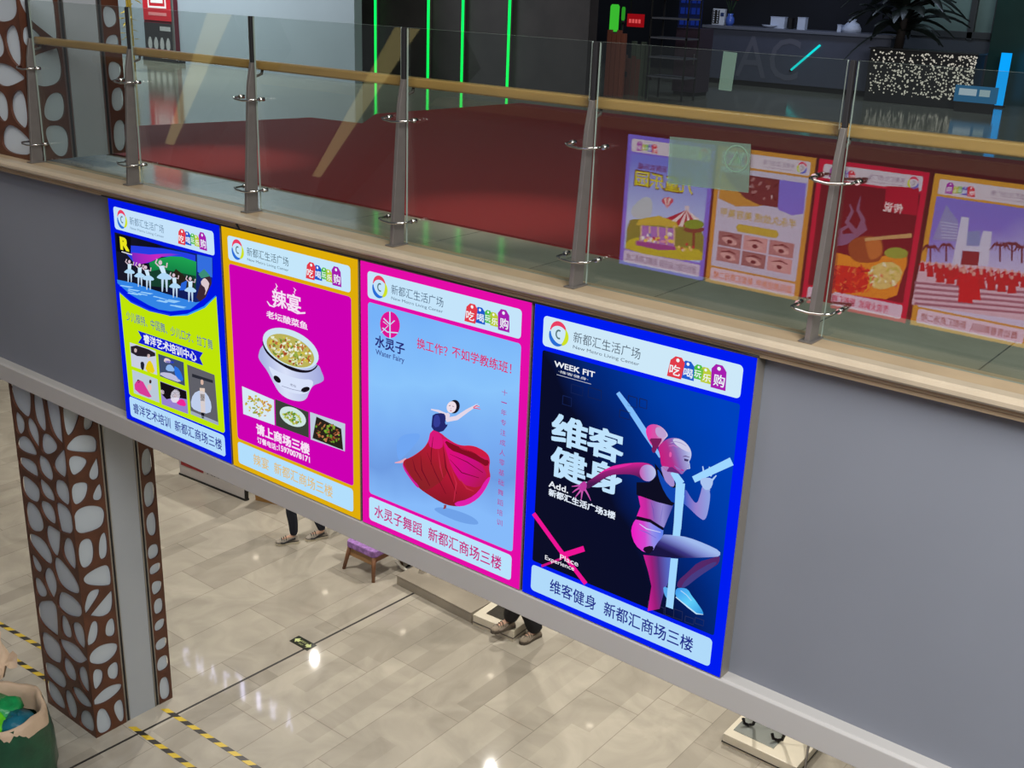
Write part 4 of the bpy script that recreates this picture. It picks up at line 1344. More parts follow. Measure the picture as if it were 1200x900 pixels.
A.end('white_gate', pan)
Q_()
for x, y, k in ((150, 440, 50), (230, 430, 42), (500, 430, 55), (560, 425, 48), (610, 440, 45)):
    for q in range(7):
        t = PI * (q + .2) / 6.6
        A.line([(x, y - 10), (x + k * .6 * math.cos(t), y - 10 - k * .4 * math.sin(t)), (x + k * math.cos(t), y + k * .25)], [6, 9, 3], (70, 40, 44), 5)
    A.line([(x, y - 10), (x, y + 70)], 9, (60, 36, 40), 5)
A.end('palm_row', pan)
Q_()
A.poly([(100, 500), (260, 510), (440, 525), (640, 560), (640, 800), (55, 715)], (214, 190, 206), 2)
for k in range(5):
    A.poly([(70, 600 + k * 26), (640, 650 + k * 26), (640, 662 + k * 26), (68, 612 + k * 26)], (150, 110, 130), 3)
A.end('plaza', pan)
Q_()
rowz = []
for row, (n, y0, y1, xa, xb, h) in enumerate(((16, 505, 560, 110, 630, 44), (12, 520, 575, 150, 620, 56), (8, 535, 590, 200, 560, 70))):
    for k in range(n):
        x = xa + (xb - xa) * k / (n - 1); y = y0 + (y1 - y0) * k / (n - 1)
        A.poly([(x - h * .2, y), (x + h * .2, y), (x + h * .32, y + h), (x - h * .32, y + h)], (186, 16 + 6 * row, 30), 5 + row)
        A.poly(ellipse(x, y - h * .14, h * .13, h * .15, 8), (216, 160, 150), 5.5 + row)
        A.line([(x - h * .2, y + 4), (x - h * .45, y + h * .3)], h * .14, (196, 26, 36), 5.5 + row)
for x, y, h in ((320, 560, 150), (370, 575, 120)):
    A.poly([(x - h * .15, y), (x + h * .15, y), (x + h * .3, y + h), (x - h * .2, y + h * .95)], (206, 16, 26), 9)
    A.poly(ellipse(x, y - h * .1, h * .08, h * .1, 10), (220, 170, 160), 9.4)
    A.line([(x - h * .1, y + 6), (x - h * .4, y + h * .2), (x - h * .5, y + h * .1)], h * .08, (206, 26, 36), 9.4)
    A.line([(x + h * .1, y + 6), (x + h * .35, y + h * .1), (x + h * .5, y - h * .05)], h * .08, (206, 26, 36), 9.4)
A.end('red_dance_team', pan)
footer(A, '舞动青春舞蹈队  新都汇商场二楼', 0.12, 1.1, 0.085, (160, 110, 110), (226, 210, 230))

# ================================================================== ESCALATORS ACROSS THE VOID (mirrored in the glass)
M_truss = mat('dark_escalator_skirt', (44, 44, 46), 0.5, 0.3)
for lbl, (ua, va), (ub, vb), wd in (('escalator across the void, its lit strip mirrored at the left of the glass', (268, 16), (200, 170), 0.55), ('escalator across the void, its lit strip mirrored over the red carpet', (488, 34), (372, 208), 0.42)):
    a, b = at(ua, va, y=6.9), at(ub, vb, y=6.9)
    yy = 2 * GY0 - 6.9
    t = thing('escalator', lbl, 'escalator', (b.x, yy, b.z))
    dx, dz = a.x - b.x, a.z - b.z
    m = MB(); m.prism([(-0.35, -0.75), (0.0, 0.0), (dx, dz), (dx + 0.35, dz - 0.5)], 'xz', -0.9, -0.06); m.build('truss_panel', M_truss, t)
    m = MB(); m.prism([(0, 0), (dx, dz), (dx - wd, dz), (-wd * .35, 0)], 'xz', -0.055, -0.02); m.build('lit_skirt_strip', glow((255, 232, 160), 0.75), t)  # plate glows in place of the escalator's lit side, tapered like the streak
    m = MB(); m.tube([(-0.1, -0.45, 0.55), (dx - 0.1, -0.45, dz + 0.75)], 0.035, 8); m.build('moving_handrail', M_dark, t)
    m = MB(); m.prism([(0, 0.02), (dx, dz + 0.02), (dx, dz + 0.72), (-0.05, 0.5)], 'xz', -0.47, -0.43); m.build('side_panel', mat('smoked_panel', (30, 32, 34), 0.2), t)

# ================================================================== UPPER STOREY, FAR SIDE
for u0, u1, l in ((439.5, 0, 'leftmost'), (501, 0, 'second'), (541, 0, 'third'), (595, 0, 'rightmost')):
    p = at(u0, 60, y=8.44)
    t = thing('light_strip', '%s of the four vertical green light strips on the dark wall' % l, 'light strip', (p.x, 8.47, U), 0, 'green light strips')
    m = MB(); m.box(-0.022, 0.022, -0.012, 0.022, 0.0, 5.2); m.build('channel', M_steel_dk, t)
    m = MB(); m.box(-0.016, 0.016, -0.03, -0.0125, 0.02, 5.2); m.build('glowing_tube', glow((10, 245, 90), 1.7), t)

# advertising totem at the left, with red and dark faces
p0, p1 = at(171, 70, z=U), at(206, 74, z=U)
t = thing('advertising_stand', 'tall red and black advertising stand on the polished tiles before the pale wall', 'stand', (p0.x, p0.y, U), math.atan2(p1.y - p0.y, p1.x - p0.x))
wd = (p1 - p0).length
m = MB(); m.box(0, wd, 0.02, 0.36, 0.1, 2.2); m.build('body', mat('dark_red_side', (96, 18, 34), 0.5), t, bevel=0.004)
m = MB(); m.box(-0.04, wd + 0.12, -0.03, 0.42, 0, 0.1); m.build('base_plinth', M_dark, t, bevel=0.01)
m = MB(); m.box(0.02, wd - 0.03, 0.0, 0.018, 0.66, 2.15); rp = m.build('red_face', mat('red_print', (176, 28, 40), 0.5), t)
m = MB()
for a, b, c, d in ((.2, .8, .86, .89), (.2, .24, .89, 1.4), (.76, .8, .89, 1.4), (.24, .76, 1.37, 1.4)):
    m.box(a * wd, b * wd, -0.004, 0.0, c, d)
m.build('white_frame_line', mat('white_print', (220, 214, 210), 0.5), rp)
for k in range(3):
    m = MB(); m.box(.3 * wd, .7 * wd, -0.004, 0.0, .94 + .14 * k, 1.02 + .14 * k); m.build('print_line', MATS['white_print'], rp)
m = MB(); m.box(.2 * wd, .8 * wd, -0.004, 0, .74, .79); m.build('print_line', mat('pink_print', (206, 120, 120), 0.5), rp)
m = MB(); m.box(0.02, wd - 0.03, 0.0, 0.018, 0.12, 0.62); dp = m.build('dark_face', mat('charcoal_print', (40, 38, 40), 0.5), t)
for k in range(4):
    m = MB()
    x = (.14 + .2 * k) * wd
    m.prism(chaikin([(x, .2), (x + .1 * wd, .19), (x + .13 * wd, .3), (x + .06 * wd, .42), (x - .02 * wd, .3)], 1), 'xz', -0.004, 0.0)
    m.build('printed_bottle', mat('grey_print', (150, 150, 148), 0.5), dp)
m = MB(); m.box(.55 * wd, .9 * wd, -0.004, 0, .5, .57); m.build('print_line', MATS['grey_print'], dp)
m = MB(); m.box(wd - 0.03, wd, -0.01, 0.02, 0.1, 2.2); m.build('edge_trim', M_steel, t)

# yellow flowering branch hanging by the column
p = at(151, 22, y=6.0)
t = thing('hanging_plant', 'yellow leafy hanging plant beside the upper column', 'plant', (p.x, 6.0, U))
zc = p.z - U
m = MB(); m.tube([(0, 0, 0), (0.02, 0, 1.0), (-0.03, 0, 2.2)], [0.05, 0.04, 0.03], 8); m.build('stem', mat('yellow_post', (176, 146, 40), 0.6), t)
m = MB()
for k in range(70):
    a = rnd.uniform(0, 2 * PI); z = rnd.uniform(0.45, 2.1); r_ = rnd.uniform(.02, .24) * (1 - abs(z - .9) * .4)
    c = Vector((r_ * math.cos(a), r_ * math.sin(a), z)); d = Vector((math.cos(a), math.sin(a), rnd.uniform(-.6, .3))) * 0.09
    s = Vector((-math.sin(a), math.cos(a), 0)) * 0.03
    m.add([c - d, c + s + Vector((0, 0, .01)), c + d, c - s + Vector((0, 0, .01))], [(0, 1, 2, 3)], 0)
m.build('foliage', mat('yellow_leaf', (190, 160, 30), 0.6), t, fixn=False)

# reception counter
cy = 13.3
c0, c1 = at(818, 96, z=U), at(1010, 108, z=U)
ct = at(900, 33, y=cy).z - U
t = thing('reception_counter', 'long dark grey reception counter at the back of the upper floor', 'counter', (c0.x, cy, U))
L = 3.2
m = MB(); m.box(0, L, 0.0, 0.6, 0.08, ct - 0.05); m.build('body', mat('slate_counter', (78, 82, 98), 0.45, noise=0.05), t, bevel=0.01)
m = MB(); m.box(0.04, L - 0.04, 0.05, 0.55, 0, 0.08); m.build('kick_plate', M_dark, t)
m = MB(); m.box(-0.05, L + 0.05, -0.06, 0.66, ct - 0.05, ct); m.build('top', mat('grey_counter_top', (104, 108, 122), 0.3), t, bevel=0.008)
m = MB(); add_text(m, 'AC', 0.62, 1.75, 0.14, 0.80, -0.006); m.build('lettering', mat('dull_letter', (98, 100, 114), 0.4), t, fixn=False)
def on_counter(u, v):
    p = at(u, v, y=cy + 0.2); return p.x, cy + 0.2, U + ct
x, y, z = on_counter(842, 28)
t = thing('card_terminal', 'white and black dotted device on the left end of the counter', 'device', (x, y, z), 0.1)
m = MB(); m.box(-0.11, 0.11, -0.04, 0.05, 0, 0.26); m.build('body', mat('pale_plastic', (206, 212, 224), 0.4), t, bevel=0.008)
m = MB(); m.box(-0.10, 0.02, -0.046, -0.041, 0.02, 0.24); kp = m.build('keypad', M_dark, t)
for i in range(2):
    for k in range(6):
        m = MB(); m.lathe([(.012, 0), (.012, .006)], (0, 0, 0), 8); b = m.build('key', MATS['pale_plastic'], kp); b.rotation_euler = (PI / 2, 0, 0); b.location = (-.075 + .065 * i, -.0465, .045 + .036 * k)
m = MB(); m.box(0.04, 0.10, -0.046, -0.041, 0.14, 0.2); m.build('dark_label', mat('blue_print', (40, 60, 110), 0.5), t)
x, y, z = on_counter(855, 28)
t = thing('flower_vase', 'small blue vase of red flowers on the counter', 'vase', (x, y, z))
m = MB(); m.lathe([(.05, 0), (.075, .05), (.07, .12), (.04, .16), (.05, .19)], (0, 0, 0), 16); m.build('vase', mat('blue_glaze', (70, 100, 190), 0.25), t)
for k in range(5):
    a = k * 1.3
    m = MB(); m.tube([(0, 0, .17), (.05 * math.cos(a), .05 * math.sin(a), .3), (.1 * math.cos(a), .1 * math.sin(a), .42)], .006, 6); m.build('stem', mat('dark_green_stem', (30, 60, 30), 0.6), t)
    m = MB(); m.ball((.1 * math.cos(a), .1 * math.sin(a), .44), .05, .05, .035, 10, 6); m.build('flower', mat('red_petal', (170, 24, 30), 0.6), t)
for (u, wdt, h, n, lb) in ((912, 0.24, 0.17, 'paper_box', 'white paper box standing on the counter'), (927, 0.05, 0.16, 'file_holder', 'dark narrow file holder between two white boxes on the counter'), (940, 0.13, 0.18, 'paper_box', 'narrow white box beside the dark file holder'), (985, 0.06, 0.10, 'paper_box', 'small pale box left of the white bag on the counter')):
    x, y, z = on_counter(u, 32)
    t = thing(n, lb, 'box', (x, y, z), 0.05)
    m = MB(); m.box(-wdt / 2, wdt / 2, -.06, .06, 0, h); m.build('body', mat('cool_white_card', (190, 200, 222), 0.5) if n == 'paper_box' else M_dark, t, bevel=.004)
    m = MB(); m.box(-wdt / 2 - .004, wdt / 2 + .004, -.064, .064, h, h + .012); m.build('lid', mat('cool_white_lid', (170, 180, 205), 0.5) if n == 'paper_box' else M_dark, t)
x, y, z = on_counter(905, 31)
t = thing('paper_bowl', 'shallow white dish in front of the white box on the counter', 'dish', (x, y - .1, z))
m = MB(); m.lathe([(.05, 0), (.09, .02), (.13, .045), (.125, .047), (.085, .025), (.04, .008)], (0, 0, 0), 20); m.build('dish', MATS['cool_white_card'], t)
x, y, z = on_counter(998, 36)
t = thing('paper_bag', 'crumpled white paper bag on the right end of the counter', 'bag', (x, y, z))
m = MB(); m.lathe([(.14, 0), (.15, .06), (.10, .13), (.05, .17), (.07, .2)], (0, 0, 0), 9); o = m.build('bag', MATS['cool_white_card'], t)
for v in o.data.vertices:
    v.co.x += rnd.uniform(-.015, .015); v.co.y += rnd.uniform(-.015, .015)

# blue lattice screen and other dim things left of the counter
p0, p1 = at(796, 0, y=12.6), at(823, 0, y=12.6); zb = at(808, 46, y=12.6).z
t = thing('lattice_screen', 'dark blue lattice screen left of the reception counter', 'screen', (p0.x, 12.6, U))
wd = p1.x - p0.x
m = MB(); m.box(0, wd, 0, .05, 0, zb - U); m.build('base_panel', mat('dark_base', (26, 28, 40), 0.6), t)
m = MB(); m.box(0, wd, .02, .04, zb - U, 2.6); bk = m.build('backing', mat('blue_backing', (24, 40, 96), 0.5), t)
for k in range(9):
    z = zb - U + .05 + k * .17
    for q in range(4):
        m = MB(); m.box(.04 + q * wd * .24, .04 + q * wd * .24 + wd * .17, 0, .015, z, z + .10); m.build('pane', glow((30, 54, 150), 0.4), bk)
p = at(744, 24, y=12.0)
t = thing('red_sign', 'small glowing red sign hanging in the dark area above the planks', 'sign', (p.x, 12.0, p.z))
m = MB(); m.box(-.15, .15, 0, .05, -.10, .10); m.build('sign_box', glow((150, 14, 22), 0.8), t)
for k in range(4):
    m = MB(); m.box(-.11 + .06 * k, -.07 + .06 * k, -.006, 0, -.04, .02); m.build('sign_mark', glow((230, 90, 90), .8), t)
m = MB(); m.tube([(-.1, .02, .1), (-.1, .02, 3.0)], .008, 6); m.build('hanging_rod', M_dark, t)
for u, v0, v1, hw, l in ((719, 5, 37, .075, 'glowing green lamp tube left of the red sign'), (730, 8, 24, .03, 'narrow glowing green tube beside the red sign')):
    a, b = at(u, v0, y=11.9), at(u, v1, y=11.9)
    t = thing('green_lamp', l, 'lamp', (b.x, 11.9, b.z))
    m = MB(); m.lathe([(hw * .7, 0), (hw, .03), (hw, a.z - b.z - .03), (hw * .7, a.z - b.z)], (0, 0, 0), 14); m.build('glowing_body', glow((60, 190, 50), 0.9 if hw > .05 else .5), t)
    m = MB(); m.lathe([(hw * 1.25, -.04), (hw * 1.25, 0)], (0, 0, 0), 14); m.build('base_cap', M_dark, t)
    m = MB(); m.tube([(0, 0, -.04), (0, 0, -(b.z - U) + .02)], .015, 6); m.build('stand', M_dark, t)
for i, (u, v, h, cl) in enumerate(((719, 112, .9, (126, 70, 52)), (738, 111, .55, (96, 60, 50)), (748, 112, .75, (70, 80, 66)))):
    p = at(u, v, z=U)
    t = thing('plank_stand', ('tall reddish plank stand at the back, left of the dim shelves', 'short brown plank stand at the back', 'grey-green stand at the back beside the planks')[i], 'stand', (p.x, p.y, U))
    m = MB()
    for k in range(4):
        m.box(-.16 + .08 * k, -.09 + .08 * k, -.02, .02, 0, h - .04 * (k % 2))
    m.build('planks', mat('dull_plank_%d' % i if False else ('dull_plank', 'brown_plank', 'green_plank')[i], cl, 0.7), t)
    m = MB(); m.box(-.17, .17, .02, .05, h * .3, h * .38); m.build('rail', M_dark, t)
p = at(775, 120, z=U)
t = thing('shelf_rack', 'dim metal shelf rack between the planks and the lattice screen', 'rack', (p.x - .16, p.y + .3, U))
for k in range(7):
    m = MB(); m.box(-.3, .3, 0, .35, .3 + .26 * k, .32 + .26 * k); m.build('shelf', mat('dim_grey_shelf', (86, 88, 96), 0.5), t)
for sx in (-.3, .28):
    for sy in (0, .33):
        m = MB(); m.box(sx, sx + .02, sy, sy + .02, 0, 2.0); m.build('upright', M_dark, t)
p = at(800, 112, z=U)
t = thing('cabinet', 'dark plum cabinet standing left of the counter', 'cabinet', (p.x, p.y, U))
m = MB(); m.box(-.2, .2, 0, .4, .05, .95); m.build('body', mat('plum_lacquer', (58, 46, 58), 0.4), t, bevel=.01)
m = MB(); m.box(-.185, .185, -.015, 0, .09, .92); d = m.build('door', mat('plum_door', (66, 52, 64), 0.4), t)
m = MB(); m.tube([(.15, -.03, .45), (.15, -.03, .6)], .008, 6); m.build('handle', M_steel, d)
m = MB(); m.box(-.18, .18, .02, .38, 0, .05); m.build('plinth', M_dark, t)

# sparkling planter with a dark palm
py = 12.62
b0, b1 = at(1003, 119, z=U), at(1152, 126, z=U)
ht = at(1100, 62, y=py).z - U
t = thing('glitter_planter', 'dark planter box covered in sparkling sequins, at the right of the counter', 'planter', (b0.x, py, U))
L = b1.x - b0.x
m = MB(); m.box(0, L, 0, .4, 0, ht); m.build('body', M_dark, t, bevel=.01)
m = MB()
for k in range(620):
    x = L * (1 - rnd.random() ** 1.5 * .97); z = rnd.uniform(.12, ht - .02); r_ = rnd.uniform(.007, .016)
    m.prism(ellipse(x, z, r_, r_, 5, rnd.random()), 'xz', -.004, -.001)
o = m.build('sequins', glow((215, 210, 196), .75), t); o['kind'] = 'stuff'  # sequins emit: their sparkle is put into the material as glow
m = MB(); m.box(-.02, L + .02, -.02, .42, ht, ht + .02); m.build('rim', mat('dark_rim', (44, 44, 46), 0.4), t)
p = at(1062, 66, y=12.85)
t = thing('potted_palm', 'dark leafy palm growing out of the sparkling planter', 'plant', (at(1052, 60, y=12.82).x, 12.82, U + ht + .02 - .45))
m = MB(); m.tube([(0, 0, .451), (.03, 0, 1.0), (.0, .02, 1.6)], [.07, .06, .04], 8); m.build('trunk', mat('dark_bark', (36, 28, 24), 0.8), t)
M_palm = mat('dark_palm_leaf', (24, 30, 26), 0.35, noise=.3, nscale=5)
def blade(m, base, ang, rise, ln, wd):
    pts = []
    for k in range(9):
        s = k / 8
        pts.append(base + Vector((math.cos(ang) * ln * s, math.sin(ang) * ln * s * .7, rise * s - 0.75 * ln * s * s)))
    sd = Vector((-math.sin(ang), math.cos(ang), .25)).normalized()
    vs, fs = [], []
    for k, q in enumerate(pts):
        wk = wd * math.sin(PI * min(.98, .1 + k / 8 * .88))
        vs += [q - sd * wk, q + Vector((0, 0, .02)), q + sd * wk]
    for k in range(8):
        fs += [(3 * k, 3 * k + 1, 3 * k + 4, 3 * k + 3), (3 * k + 1, 3 * k + 2, 3 * k + 5, 3 * k + 4)]
    m.add(vs, fs, 0, True)
for k in range(44):
    m = MB()
    blade(m, Vector((rnd.uniform(-.05, .05), 0, rnd.uniform(.62, 1.25))), k * 2.4, rnd.uniform(.35, .95), rnd.uniform(.6, 1.0), rnd.uniform(.06, .11))
    m.build('leaf', M_palm, t, fixn=False)

# cyan light tubes, pale blue sign
a, b = at(1178, 62, y=13.6), at(1169, 124, y=13.6)
t = thing('cyan_light_tube', 'upright bright cyan light tube right of the sparkling planter', 'light', (b.x, 13.6, U))
m = MB(); m.box(-.07, .07, -.02, .02, .03, a.z - U); m.build('glowing_tube', glow((10, 165, 255), 1.0), t)
m = MB(); m.box(-.09, .09, -.05, .05, 0, .03); m.build('base', M_dark, t)
a, b = at(961, 53, y=cy - .02), at(927, 82, y=cy - .02)
t = thing('cyan_light_stick', 'slanted thin cyan light stick before the reception counter', 'light', (b.x, cy - .02, b.z))
m = MB(); m.tube([(0, 0, 0), (a.x - b.x, 0, a.z - b.z)], .018, 8); m.build('glowing_tube', glow((20, 225, 225), 1.0), t)
m = MB(); m.tube([(-.02, .0, -.02), (0, 0, 0)], .02, 8); m.build('end_cap', M_dark, t)
a, b = at(1120, 100, y=12.3), at(1166, 122, y=12.3)
t = thing('blue_sign', 'low pale blue lit sign in front of the sparkling planter', 'sign', (a.x, 12.3, U))
zz = at(1160, 122, y=12.3).z - U
m = MB(); m.box(0, b.x - a.x, 0, .06, max(.02, zz), zz + .22); m.build('sign_box', glow((60, 130, 180), .5), t)
m = MB(); m.box(.06, .30, -.006, 0, zz + .09, zz + .18); m.build('white_label', glow((200, 220, 235), .6), t)
m = MB(); m.box(.34, .48, -.006, 0, zz + .09, zz + .18); m.build('white_label', glow((180, 205, 215), .6), t)
m = MB(); m.box(.02, b.x - a.x - .02, .01, .05, 0, max(.02, zz)); m.build('foot', M_dark, t)
for lx, ly in ((1.0, 11.5), (-1.2, 11.8)):
    area_light('lobby_lamp', (lx, ly, U + 3.6), (lx + .2, 13.0, U), 1.5, .5, 24, (0.62, 0.74, 1.0))
# ================================================================== GROUND FLOOR
M_yel = mat('yellow_tape', (206, 176, 40), 0.4)
M_blk = mat('black_tape', (38, 34, 30), 0.4)
def tape(p0, p1, label, wd=0.05):
    p0, p1 = Vector((p0[0], p0[1], 0)), Vector((p1[0], p1[1], 0))
    d = (p1 - p0); L = d.length; d.normalize(); s = Vector((-d.y, d.x, 0)) * wd / 2
    m = MB(); k = 0; x = 0.0; sl = 0.05
    while x < L:
        x2 = min(L, x + 0.095)
        a, b = p0 + d * x, p0 + d * x2
        q = [a - s, b - s, b + s + d * sl, a + s + d * sl]
        m.prism([(v.x, v.y) for v in q], 'xy', 0.0, 0.0025, k % 2)
        x, k = x2, k + 1
    return tag(m.build('hazard_tape', [M_yel, M_blk]), label, 'tape', 'hazard tape strips on the floor')
A0, B0 = at(152, 850, z=0), at(190, 829, z=0)
A1, B1 = at(225, 899, z=0), at(300, 899, z=0)
tape((A0.x + .01, A0.y), (A1.x + 1.5, A1.y + .02), 'nearer yellow and black tape strip running right from the column foot')
tape((B0.x + .01, B0.y), (B1.x + 1.5, B1.y + .03), 'farther yellow and black tape strip running right from the column foot')
C1, C0 = at(49, 754, z=0), at(0, 736, z=0)
tape((-1.90, C1.y + .02), (C0.x - 2, C0.y - .1), 'farther yellow and black tape strip left of the column')
D1, D0 = at(50, 790, z=0), at(12, 772, z=0)
tape((-1.90, D1.y), (D0.x - 2, D0.y - .1), 'nearer yellow and black tape strip left of the column, reaching towards the bag')

# exit arrow plate in the floor
q = [at(*p, z=0) for p in ((339.3, 751.3), (350, 745), (371.3, 756.3), (360, 763))]
c = sum(q, Vector()) / 4
ux = ((q[3] - q[0]) + (q[2] - q[1])) / 2
LX, LY = ux.length, (((q[1] - q[0]) + (q[2] - q[3])) / 2).length
t = thing('exit_floor_sign', 'black floor plate with pale green exit arrows, set in the beige tiles', 'sign', (c.x, c.y, 0), math.atan2(ux.y, ux.x))
m = MB(); m.box(-LX / 2, LX / 2, -LY / 2, LY / 2, 0, .004); m.build('plate', mat('black_plate', (28, 32, 22), 0.35), t, bevel=.001)
M_arrow = mat('pale_green_print', (196, 206, 140), 0.5)
for s in (-1, 1):
    m = MB(); x = s * LX * .44
    m.prism([(x, 0), (x - s * LX * .16, LY * .34), (x - s * LX * .16, LY * .14), (x - s * LX * .26, LY * .14), (x - s * LX * .26, -LY * .14), (x - s * LX * .16, -LY * .14), (x - s * LX * .16, -LY * .34)][::s], 'xy', .0041, .0048)
    m.build('arrow', M_arrow, t)
vs, fs = text_data('安全出口', 0.0, 2)
m = MB(); w_ = max(v[0] for v in vs)
m.add([((v[0] / w_ - .5) * LX * .36, (v[1] - .35) * LX * .36 / w_ * 1.3 + LY * .12, .0045) for v in vs], fs)
m.build('lettering', M_arrow, t, fixn=False)
vs, fs = text_data('EXIT', 0.0, 2); w_ = max(v[0] for v in vs)
m = MB(); m.add([((v[0] / w_ - .5) * LX * .22, (v[1] - .35) * LX * .1 - LY * .22, .0045) for v in vs], fs)
m.build('lettering', M_arrow, t, fixn=False)

# white board of a stall
b0, b1 = at(211, 556, z=0), at(288, 587, z=0)
t = thing('stall_counter', 'white sign board with red print and a price, standing on the tiles behind the fascia', 'sign board', (b0.x, b0.y, 0), math.atan2(b1.y - b0.y, b1.x - b0.x))
L = (b1 - b0).length
m = MB(); m.box(0, L, 0, .04, .02, .95); m.build('board', mat('white_board', (206, 200, 196), 0.4), t, bevel=.004)
m = MB(); m.box(-.01, L + .01, -.01, .05, 0, .025); m.build('bottom_edge', M_dark, t)
m = MB(); m.box(L - .012, L + .005, -.006, .046, .02, .95); m.build('side_edge', M_dark, t)
m = MB()
x = .04
while x < .46:
    h = rnd.uniform(.10, .2)
    m.box(x, x + .045, -.004, 0, .16, .16 + h + .12); x += .045
m.build('red_print', mat('deep_red_print', (150, 26, 34), 0.5), t)
m = MB(); add_text(m, '真皮159元', .56, 1.12, .17, .32, -.004); m.build('lettering', mat('dark_print', (50, 46, 46), 0.5), t, fixn=False)
bb = at(300, 586, z=0)
t = thing('cardboard_box', 'tan cardboard box on the tiles at the right of the white sign board', 'box', (b1.x + .22, b1.y + .30, 0), .3)
m = MB(); m.box(-.2, .2, -.15, .15, 0, .5); m.build('body', mat('tan_card', (170, 126, 66), 0.7), t, bevel=.004)
for s in (-1, 1):
    m = MB(); m.prism([(-.2, s * .002), (.2, s * .002), (.2, s * .15), (-.2, s * .15)], 'xy', .5, .506); m.build('flap', MATS['tan_card'], t)

# wooden chair with a patterned purple seat
f0, f1 = at(403, 666, z=0), at(437.5, 682.5, z=0)
yaw = math.atan2(f1.y - f0.y, f1.x - f0.x)
mid = (f0 + f1) / 2
t = thing('wooden_chair', 'wooden chair with splayed legs and a purple patterned seat, below the pink poster', 'chair', (mid.x, mid.y, 0), yaw)
W2 = (f1 - f0).length / 2
M_wd = mat('chestnut_wood', (126, 86, 58), 0.5, noise=.15, nscale=8, stretch=(3, 3, .6))
for sx in (-1, 1):
    m = MB(); m.tube([(sx * W2, 0, 0), (sx * (W2 - .05), .06, .30)], [.02, .028], 10); m.build('leg', M_wd, t)
    m = MB(); m.tube([(sx * (W2 - .02), .5, 0), (sx * (W2 - .06), .43, .30), (sx * (W2 - .05), .5, .80)], [.015, .022, .015], 10); m.build('leg', M_wd, t)
m = MB(); m.box(-W2 + .04, W2 - .04, .05, .075, .17, .275); m.build('front_rail', mat('tan_panel', (160, 122, 80), 0.6), t, bevel=.004)
for sx in (-1, 1):
    m = MB(); m.box(sx * (W2 - .06) - .012, sx * (W2 - .06) + .012, .06, .43, .20, .275); m.build('side_rail', M_wd, t, bevel=.003)
m = MB(); m.prism(rrect(-W2 + .01, W2 - .01, .02, .47, .05), 'xy', .285, .365); m.build('seat', mat('purple_floral_fabric', (126, 92, 146), 0.8, noise=.6, nscale=28), t, bevel=.015)
m = MB(); m.prism(rrect(-W2 + .03, W2 - .03, .58, .86, .06), 'xz', .47, .52); m.build('backrest', MATS['purple_floral_fabric'], t, bevel=.015)

# low black lounge chair on white runners
p = at(468, 662, z=.08)
t = thing('lounge_chair', 'low black chair on a white curved runner, right of the wooden chair', 'chair', (p.x + .14, p.y + .2, 0), yaw + .05)
m = MB(); m.prism([(-.2, .14), (-.05, .09), (.2, .12), (.28, .46), (.21, .46), (.15, .24), (-.05, .2), (-.2, .26)], 'xz', -.14, .3); m.build('shell', mat('black_upholstery', (30, 30, 32), 0.7), t, bevel=.02)
for y in (-.17, .32):
    m = MB(); m.tube([(-.22, y, .10), (-.14, y, .05), (0, y, .022), (.18, y, .022), (.26, y, .05), (.27, y, .18)], .02, 8); m.build('runner', mat('white_lacquer', (224, 220, 204), 0.4), t)
for x in (-.1, .16):
    m = MB(); m.tube([(x, -.17, .04), (x, .32, .04)], .012, 8); m.build('cross_bar', M_dark, t)

# display plinths of the shop front
M_marb = mat('grey_beige_marble', (150, 142, 128), 0.25, noise=.18, nscale=2.2)
M_cream = mat('cream_stone', (214, 206, 186), 0.3, noise=.06, nscale=4)
p0, p1 = at(465, 685, z=0), at(552, 730, z=0)
ya = math.atan2(p1.y - p0.y, p1.x - p0.x)
t = thing('display_plinth', 'long low grey marble plinth on the floor below the pink poster', 'plinth', (p0.x, p0.y, 0), ya)
L = (p1 - p0).length
m = MB(); m.box(0, L, 0, .3, .0, .11); m.build('body', M_marb, t, bevel=.006)
m = MB(); m.box(-.006, L, -.006, .306, .11, .125); m.build('top_slab', M_marb, t, bevel=.004)
q0, q1, q2 = at(553, 732, z=0), at(600, 752, z=0), at(632, 727, z=0)
ya = math.atan2(q1.y - q0.y, q1.x - q0.x)
t = thing('display_plinth', 'white stone display plinth at the feet of the person in black trousers', 'plinth', (q0.x + .012, q0.y, 0), ya)
L = (q1 - q0).length
m = MB(); m.box(0, L, 0, .56, 0, .13); m.build('body', M_cream, t, bevel=.006)
m = MB(); m.box(.1, L - .12, .1, .46, .1305, .136); m.build('inset_plate', mat('grey_metal_plate', (120, 116, 108), 0.2, 0.8), t)
m = MB(); m.box(-.005, L + .005, -.006, .565, .04, .05); m.build('dark_band', M_steel_dk, t)  # thin darker band standing proud of the plinth body
p = at(563, 700, z=.14)
t = thing('display_post', 'short dark steel post at the back of the white plinth', 'post', (q0.x + .05, q0.y + .62, 0))
m = MB(); m.lathe([(.04, 0), (.04, .01), (.014, .02), (.014, .6)], (0, 0, 0), 12); m.build('post', M_steel_dk, t)
m = MB(); m.ball((0, 0, .61), .02, .02, .02, 10, 6); m.build('cap', M_steel_dk, t)
s0 = at(846, 872, z=0)
t = thing('display_plinth', 'cream stone plinth with a mirror plate at the bottom edge, right', 'plinth', (s0.x, s0.y, 0), 0.0)
m = MB(); m.box(0, .72, 0, .7, 0, .12); m.build('body', M_cream, t, bevel=.006)
m = MB(); m.box(-.006, .726, -.006, .706, .03, .038); m.build('dark_band', M_dark, t)  # thin black band round the body, slightly proud of it
mp = MB(); mp.box(.05, .45, .10, .5, .1205, .127); mp.build('mirror_plate', mat('mirror_plate', (176, 182, 176), 0.25, 0.6), t)
t = thing('garment_rail', 'rail stand with black curved feet on the cream plinth', 'rack', (s0.x, s0.y, .127))
